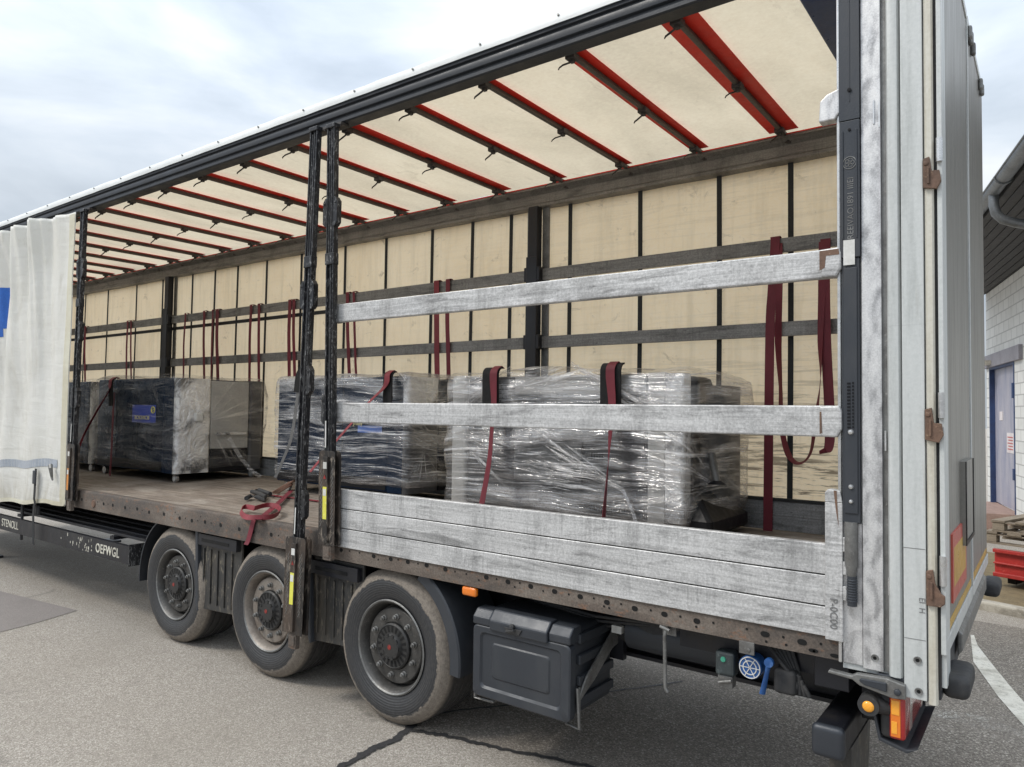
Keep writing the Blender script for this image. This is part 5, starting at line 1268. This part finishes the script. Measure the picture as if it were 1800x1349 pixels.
def drip(x1, y0, y1):
    def f(o):
        # loose skirt of film pulled outwards at the end of the machine
        k = max(0, (o.x-(x1-.35))/.4); kz = math.exp(-((o.z-1.95)/.28)**2)
        o.x += .07*k*kz*(1+.6*math.sin(o.y*6)); o.z += .015*math.sin(o.x*9)*max(0, o.z-2.2)*6
        return o
    return f
Ltext = at(238, 737, .95)
m1 = navy_machine(-9.86, -8.0, .95, 2.04, 2.325, 'film-wrapped navy machine with a yellow ring emblem and a bright silver corner, standing on casters', 'film_a', 1., .26,
    ((234, 712), (274, 744), 'labelblue', 'BCXCHXC38', .062, (Ltext.x, Ltext.z)), drip(-8.0, .95, 2.04))
p = at(269, 721, .94); MB().lathe([(.030, .934), (.040, .934), (.040, .944), (.030, .944)], 32, (p.x, 0, p.z), close=True).build('ring_emblem', 'ringyellow', m1)
MB().tube([(p.x-.008, .938, p.z-.01), (p.x+.004, .938, p.z+.008), (p.x+.014, .938, p.z+.006)], .004, 6).build('emblem_mark', 'ringyellow', m1)
p = at(362, 735, .94); MB().rbox(-8.06, -7.97, 1.16, 1.26, p.z-.05, p.z+.05, .02, .05).build('end_fitting', 'sticker_w', m1, smooth=50, merge=True)
navy_machine(-12.0, -10.10, .98, 2.04, 2.31, 'wrapped navy machine mostly hidden behind the curtain edge post', 'film_a', 5., .20)
Lt = at(622, 747, 1.30)
m2 = navy_machine(-6.66, -4.80, 1.30, 2.05, 2.30, 'tightly wrapped dark machine behind the two black sliding posts', 'film_b', 9., .24,
    ((630, 748), (672, 762), 'labelpaleblue', 'Jruuby', .055, (Lt.x, Lt.z)), light_end=False)

# large grey machine
m4 = thing('wrapped_machine', (-3.2, 1.62, DZ), 'widest grey wrapped machine behind the long slats, strapped down with two red straps', 'wrapped machine')
y0 = 1.22
MB().rbox(-4.22, -4.06, y0, 2.05, DZ+.08, 2.285, .03, .2).build('end_column', 'machgrey', m4, smooth=50, merge=True)
MB().box(-4.055, -2.46, y0+.02, 2.04, DZ+.10, 2.27).build('cabinet', 'machmid', m4, .01)
MB().box(-4.03, -3.62, y0+.008, y0+.0195, 1.99, 2.20).build('dark_window', 'machdark', m4, .004)
MB().box(-3.58, -2.48, y0+.006, y0+.0195, 2.13, 2.262).build('head_panel', 'machgrey', m4, .004)
MB().box(-3.58, -2.48, y0+.004, y0+.0195, 1.93, 2.10).build('dark_window', 'machdark', m4, .004)
MB().box(-3.58, -2.98, y0+.006, y0+.0195, 1.48, 1.90).build('front_door', 'machdoor', m4, .006)
MB().box(-2.95, -2.48, y0+.006, y0+.0195, 1.60, 1.90).build('front_door', 'machmid', m4, .006)
b = MB()
for i in range(5):
    for j in range(3): b.box(-2.90+i*.022, -2.885+i*.022, y0+.0035, y0+.0055, 1.66+j*.022, 1.675+j*.022)
for i in range(22): b.box(-3.0+i*.02, -2.99+i*.02, y0+.0150, y0+.0195, 1.31, 1.345)
b.build('vent_grille', 'hole', m4)
MB().box(-4.04, -3.66, y0+.008, y0+.0195, 1.74, 1.95).build('side_window', 'machdark', m4)
MB().box(-3.90, -3.82, y0+.004, y0+.0075, 1.86, 1.93).build('rating_label', 'sticker_w', m4)
MB().box(-2.45, -2.33, y0-.01, y0+.24, DZ+.08, 2.275).build('light_column', 'machgrey', m4)
vcol(-2.325, -2.20, y0-.012, y0+.14, DZ+.12, 2.27, .03).build('silver_corner', 'machsilver', m4, smooth=40)
vcol(-2.44, -2.075, 1.62, 2.04, DZ+.06, 2.20, .12).build('rear_body', 'machmid', m4, smooth=40)
MB().box(-2.44, -2.21, y0+.25, 1.80, 1.84, 2.262).build('control_panel', 'machdark', m4, .05)
MB().box(-2.44, -2.24, y0+.25, 1.62, 1.42, 1.835).build('inner_frame', 'machdark', m4, .02)
bz = [(-2.42, -2.03, 1.27, 2.0, DZ+.04), (-2.42, -2.03, 1.27, 2.0, 1.30), (-2.36, -2.17, 1.38, 1.62, 1.475)]
b = MB(); b.add([(x, y, z) for x0_, x1_, ya, yb, z in bz for x, y in ((x0_, ya), (x1_, ya), (x1_, yb), (x0_, yb))], [(0, 1, 2, 3)]+[(4*k+i, 4*k+(i+1) % 4, 4*k+4+(i+1) % 4, 4*k+4+i) for k in range(2) for i in range(4)]+[(8, 9, 10, 11)])
b.build('base_unit', 'machdark', m4, .03)
pA = at(1250, 760, 1.46); pB = at(1258, 848, 1.46)
MB().tube([(pA.x, 1.46, 1.74), (pB.x+.01, 1.46, pB.z)], .024, 16).build('support_tube', 'metal', m4, smooth=60)
MB().lathe([(.06, -.012), (.045, 0), (.026, .012)], 18, (pB.x+.01, 1.46, pB.z), ax=2).build('tube_flange', 'machdark', m4)
fl = MB()
def bul4(o):
    k = max(0, (o.x+2.6)/.5)
    if o.z > 1.9: o.x += .03*k*(1-((o.z-2.1)/.4)**2)
    o.x -= .09*k*max(0, min(1, (1.75-o.y)/.4))
    o.z += .035*math.exp(-((o.x+3.35)/.35)**2)*(1 if o.z > 2.2 else 0) - .03*k*(1 if o.z > 2.25 else 0)*max(0, (o.y-1.4))
    if o.z < 1.35: o.x -= .02
    return o
fl.rbox(-4.27, -2.035, y0-.045, 2.08, DZ+.06, 2.305, .09, .035, film_fn(Vector((-3.2, 1.6, 1.8)), 17., .034, bul4))
fl.build('plastic_wrap', 'film_c', m4, smooth=180, merge=True)
# loose twisted rope of film across the front
b = MB()
def frope(pts, r_, n=7):
    P = [Vector(p) for p in pts]; 
    for k in range(n):
        o = Vector((.012*math.sin(k*2.3), -.006*math.cos(k*1.7), .016*math.cos(k*2.9)))
        b.tube([p+o*(1+.8*math.sin(i*1.9+k)) for i, p in enumerate(P)], r_*(.5+.5*((k*37) % 5)/5), 5)
frope([at(1005, 640, 1.15), at(1050, 668, 1.14), at(1110, 700, 1.14), at(1170, 715, 1.14)], .0030, 9)
b.build('film_rope', 'film_c', m4, smooth=50); b = MB()
frope([at(800, 730, 1.10), at(830, 700, 1.13), at(870, 668, 1.14), at(900, 650, 1.15)], .0030, 6)
b.build('film_rope', 'film_c', m4, smooth=50); b = MB()
frope([at(1000, 830, 1.14), at(1050, 838, 1.13), at(1095, 862, 1.13), at(1115, 905, 1.14), at(1118, 930, 1.14)], .004, 9)
b.build('film_rope', 'film_c', m4, smooth=50)
MTf = MT
# film tails on the first machine
b = MB()
P = [at(403, 770, 1.0), at(420, 800, .98), at(440, 825, .97), at(458, 838, .96)]
b.ribbon(P, (.025, .0, .012), .002, 6)
b.build('film_tail', 'film_a', m1)

# ------------------------------------------------------------------ edge protectors and lashing straps
def protector(xc, y0, zt, hw, drop, label, run=.03):
    b = MB(); n = 8
    P = [(xc, y0-.050, zt-drop), (xc, y0-.054, zt-.06)]+[(xc, y0-.054+.055*(1-math.cos(R(90*k/n))), zt-.02+.055*math.sin(R(90*k/n))) for k in range(n+1)]
    b.ribbon(P, (hw, 0, 0), .012)
    return tag(b.build('edge_protector', 'felt', None, .002), label, 'edge protector', 'black edge protectors on the machines')
def over(xc, y0, zt, hw, lower, label, back=.75, mat='strap', twist=None):
    n = 6
    P = [(xc, y0+back, zt-.8), (xc, y0+back, zt+.03), (xc, y0+.2, zt+.052)]+[(xc, y0-.066+.066*math.cos(R(90*k/n))-0, zt-.02+.072*math.cos(R(90-90*(n-k)/n))) for k in range(0)]
    P = [Vector((xc, y0+.03, zt+.030)), Vector((xc, y0+.022, zt+.036)), Vector((xc, y0+.015, zt+.040)), Vector((xc, y0+.005, zt+.043)), Vector((xc, y0-.01, zt+.046)), Vector((xc, y0-.060, zt+.01)), Vector((xc, y0-.068, zt-.06))]+[Vector(p) for p in lower]
    W = [Vector((hw, 0, 0))]*7
    tw = twist or [1]*len(lower)
    for k in range(len(lower)): W.append(Vector((hw*tw[k], -hw*math.sqrt(max(0, 1-tw[k]**2))*.9, 0)))
    return tag(MB().ribbon(P, W, .003, 5).build('lashing_strap', mat, None, smooth=50), label, 'lashing strap', 'red straps lashing the machines')
x = at(872, 680, 1.16).x
protector(x-.02, 1.17, 2.30, .078, .36, 'black edge protector on the widest machine, the one nearer the sliding posts')
lo = [at(868, 710, 1.09), at(864, 760, 1.07), at(860, 810, 1.02), at(848, 880, .96), at(838, 930, .9)]
over(at(868, 680, 1.1).x, 1.16, 2.30, .034, lo, 'twisting red strap over the edge protector at the left half of the widest machine', twist=[.95, .85, .90, .95, .9])
x = at(1082, 680, 1.15).x
protector(x-.02, 1.17, 2.305, .080, .36, 'black edge protector on the widest machine, the one nearer the rear pillar')
lo = [at(1076, 715, 1.09), at(1072, 770, 1.07), at(1068, 830, 1.02), at(1062, 900, .98), at(1060, 940, .94)]
over(x-.01, 1.16, 2.305, .034, lo, 'red strap narrowing to a thin line down the right half of the widest machine', twist=[.95, .7, .35, .12, .1])
x = at(688, 680, 1.24).x
protector(x, 1.25, 2.30, .055, .36, 'black edge protector on the tightly wrapped dark machine')
lo = [at(672, 685, 1.17), at(650, 706, 1.10), at(620, 742, 1.0), at(585, 782, .85), at(545, 830, .5)]
over(x+.01, 1.24, 2.30, .032, lo, 'red strap slanting down to the left across the tightly wrapped dark machine', mat='strap_light', twist=[.95, .9, .9, .9, .9])
x = at(203, 690, .90).x
protector(x, .90, 2.300, .045, .30, 'black edge protector on the navy machine with the yellow ring')
lo = [at(190, 690, .83), at(172, 720, .74), at(150, 760, .6), at(140, 785, .45), at(128, 830, .3)]
over(x, .90, 2.300, .034, lo, 'maroon strap slanting off the navy machine towards the curtain', twist=[.8, .7, .7, .7, .7])
q = MB().ribbon([at(201, 690, .885), at(198, 740, .885), at(196, 790, .885), at(193, 838, .89)], (.020, 0, 0), .003, 4)
tag(q.build('lashing_strap', 'strap'), 'thin red strap straight down the front of the navy machine', 'lashing strap', 'red straps lashing the machines')
q = MB().ribbon([at(540, 640, 1.18), at(527, 670, 1.15), at(520, 720, 1.12), at(512, 770, 1.1), at(497, 810, 1.09), at(484, 840, 1.08)], (.022, 0, 0), .003, 5)
tag(q.build('loose_strap', 'webbing_grey'), 'thin grey strap curving down the left side of the tightly wrapped machine', 'strap')
q = MB(); q.ribbon([at(541, 640, 1.16), at(527, 655, 1.14), at(522, 690, 1.13)], (.045, 0, 0), .01, 5); tag(q.build('edge_protector', 'felt'), 'black edge protector partly behind the longer sliding post', 'edge protector', 'black edge protectors on the machines')

# straps hanging on the far wall
YS = YF-.095
HS = [
 (1362, 1350, 1.17, .033, 'long maroon strap reaching the deck, just left of the low loop', 0),
 (768, 770, 1.4, .034, 'brighter red left strap of the pair hanging above the widest machine left end', 1),
 (788, 790, 1.5, .026, 'darker right strap of the pair hanging above the widest machine left end', 0),
 (612, 616, 1.5, .026, 'maroon strap hanging directly right of the black sliding posts', 0),
 (623, 628, 1.5, .018, 'thin maroon strap, second to the right of the black sliding posts', 0),
 (511, 510, 1.5, .030, 'left one of two wide straps hanging side by side left of the sliding posts', 0),
 (518, 520, 1.5, .026, 'right one of two wide straps hanging side by side left of the sliding posts', 0),
 (457, 457, 1.5, .026, 'right strap of the pair hanging over the gap between the navy and dark machines', 0),
 (443, 440, 1.5, .026, 'left strap of the pair hanging over the gap between the navy and dark machines', 0),
 (384, 385, 1.5, .034, 'wide dark maroon strap of the three hanging over the navy machine', 0),
 (376, 373, 1.5, .018, 'thin maroon strap beside the wide one over the navy machine', 0),
 (361, 361, 1.5, .026, 'straight maroon strap left of the wide one over the navy machine', 0),
 (328, 324, 1.5, .020, 'first maroon strap right of the front black far post', 0),
 (233, 233, 1.5, .022, 'right strap of the pair left of the front black far post', 0),
 (227, 224, 1.5, .024, 'left strap of the pair left of the front black far post', 0),
 (153, 152, 1.5, .030, 'maroon strap hanging beside the curtain edge post', 0)]
for i, (pt_, pb_, zb_, hw, lb, br) in enumerate(HS):
    xa = at(pt_, 520, YS).x; xb_ = at(pb_, 640, YS).x
    if i == 0: xa = at(1363, 480, YS).x; xb_ = at(1350, 900, YS).x
    zk = 2.2 if i else 1.17
    P = [(xa, YF-.05, 3.255), (xa, YF-.05, 3.298), (xa, YS-.008, 3.300), (xa, YS-.008, 3.24), (xa*.65+xb_*.35+.006*math.sin(i*2), YS-.016, 2.9), (xa*.3+xb_*.7, YS-.010, 2.55), (xb_, YS-.005, zk), (xb_+.01*math.sin(i), YS, zb_ if i else 1.17)]
    q = MB().ribbon(P, (hw, 0, 0), .003, 4)
    tag(q.build('hanging_strap', 'strap_light' if br else 'strap', None, smooth=50), lb, 'strap', 'maroon straps hanging on the far wall slats')
# the loop and the curled strap by the pillar
P = [at(1369, 428, YS), at(1370, 500, YS-.03), at(1368, 600, YS-.03), at(1372, 680, YS-.04), at(1374, 750, YS-.04), at(1386, 800, YS-.05), at(1406, 815, YS-.05), at(1425, 795, YS-.05), at(1433, 740, YS-.05), at(1442, 670, YS-.04), at(1442, 600, YS-.03), at(1445, 500, YS-.03), at(1446, 425, YS)]
h = .026
W = [(h, 0, 0), (h*.9, 0, 0), (h*.7, .02, 0), (.004, h, 0), (h*.5, h*.7, 0), (.012, h*.9, .006), (0, h, .008), (-.012, h*.9, .006), (-h*.7, h*.5, 0), (-.005, h, 0), (-h*.8, h*.4, 0), (-h, 0, 0), (-h, 0, 0)]
tag(MB().ribbon(P, W, .003, 6).build('hanging_strap', 'strap', None, smooth=50), 'maroon strap hanging in a low U-shaped loop against the stained wall', 'strap', 'maroon straps hanging on the far wall slats')
P = [at(1451, 420, YS), at(1450, 500, YS-.03), at(1452, 600, YS-.03), at(1457, 700, YS-.03), at(1459, 760, YS-.03), at(1456, 790, YS-.05), at(1448, 797, YS-.09), at(1445, 790, YS-.10)]
W = [(h*1.3, 0, 0)]*5+[(h*1.1, .006, 0), (h*.9, .01, .006), (h*.6, .01, .01)]
tag(MB().ribbon(P, W, .003, 6).build('hanging_strap', 'strap', None, smooth=50), 'wide maroon strap with a short curled end nearest the rear pillar', 'strap', 'maroon straps hanging on the far wall slats')

# ------------------------------------------------------------------ ratchet strap left on the deck
rs = thing('ratchet_strap', tuple(atz(480, 905, DZ)), 'red ratchet strap heaped at the deck edge with its end hanging over the rail', 'ratchet strap')
def dz(x, y, h_=.01): p = atz(x, y, DZ); return Vector((p.x, p.y, DZ+h_))
b = MB()
P = [dz(447, 905, .05), dz(430, 901, .045), dz(423, 908, .04), dz(432, 916, .03), dz(455, 917, .03), dz(480, 915, .03), dz(492, 908, .04), dz(487, 902, .05), dz(470, 900, .055), dz(447, 905, .05)]
b.ribbon(P, (0, .008, .018), .004, 6); b.build('webbing_loop', 'strap_light', rs, smooth=50)
e0 = at(447, 925, -.01); e1 = at(437, 948, -.02); e2 = at(432, 958, -.03)
b = MB(); b.ribbon([dz(512, 868, .03), dz(490, 890, .03), dz(470, 908, .03), dz(455, 918, .02), Vector((e0.x, .0, DZ+.016)), Vector((e0.x-.01, -.012, DZ-.01)), Vector((e1.x, -.02, e1.z)), Vector((e2.x, -.03, e2.z))], [(.012, .02, 0)]*4+[(.026, 0, 0)]*4, .004, 5); b.build('webbing_tail', 'strap', rs, smooth=50)
b = MB(); b.ribbon([dz(470, 872, .012), dz(500, 876, .012), dz(535, 880, .012), dz(565, 884, .012)], (.0, .022, 0), .004, 3); b.build('webbing_tail', 'strap_light', rs)
rc = dz(497, 868, .05)
b = MB(); T = Matrix.Translation(rc) @ Matrix.Rotation(R(35), 4, 'Z') @ Matrix.Rotation(R(-32), 4, 'Y')
b.box(-.10, .10, -.030, -.024, -.02, .025, T); b.box(-.10, .10, .024, .030, -.02, .025, T)
for xx in (-.08, -.02, .05): b.box(xx, xx+.022, -.024, .024, -.008, .012, T)
b.box(.07, .14, -.034, .034, .0, .016, T); b.build('ratchet', 'copper', rs, .004)
rp_ = thing('black_rope', tuple(dz(455, 880, 0)), 'short dark grey coil of rope lying on the deck beside the red strap', 'rope')
b = MB(); b.tube([dz(433, 882, .03), dz(440, 878, .03), dz(452, 880, .03), dz(463, 884, .03), dz(466, 879, .03), dz(455, 873, .03), dz(443, 870, .03), dz(455, 869, .04), dz(475, 874, .03)], .021, 8)
b.build('rope_coil', 'rubber', rp_, smooth=50)
b = MB(); b.ribbon([dz(490, 872, .012), dz(475, 876, .012), dz(468, 876, .014)], (0, .018, 0), .004, 3); b.build('rope_end', 'webbing_black', rp_)

print('objects', len(bpy.data.objects))
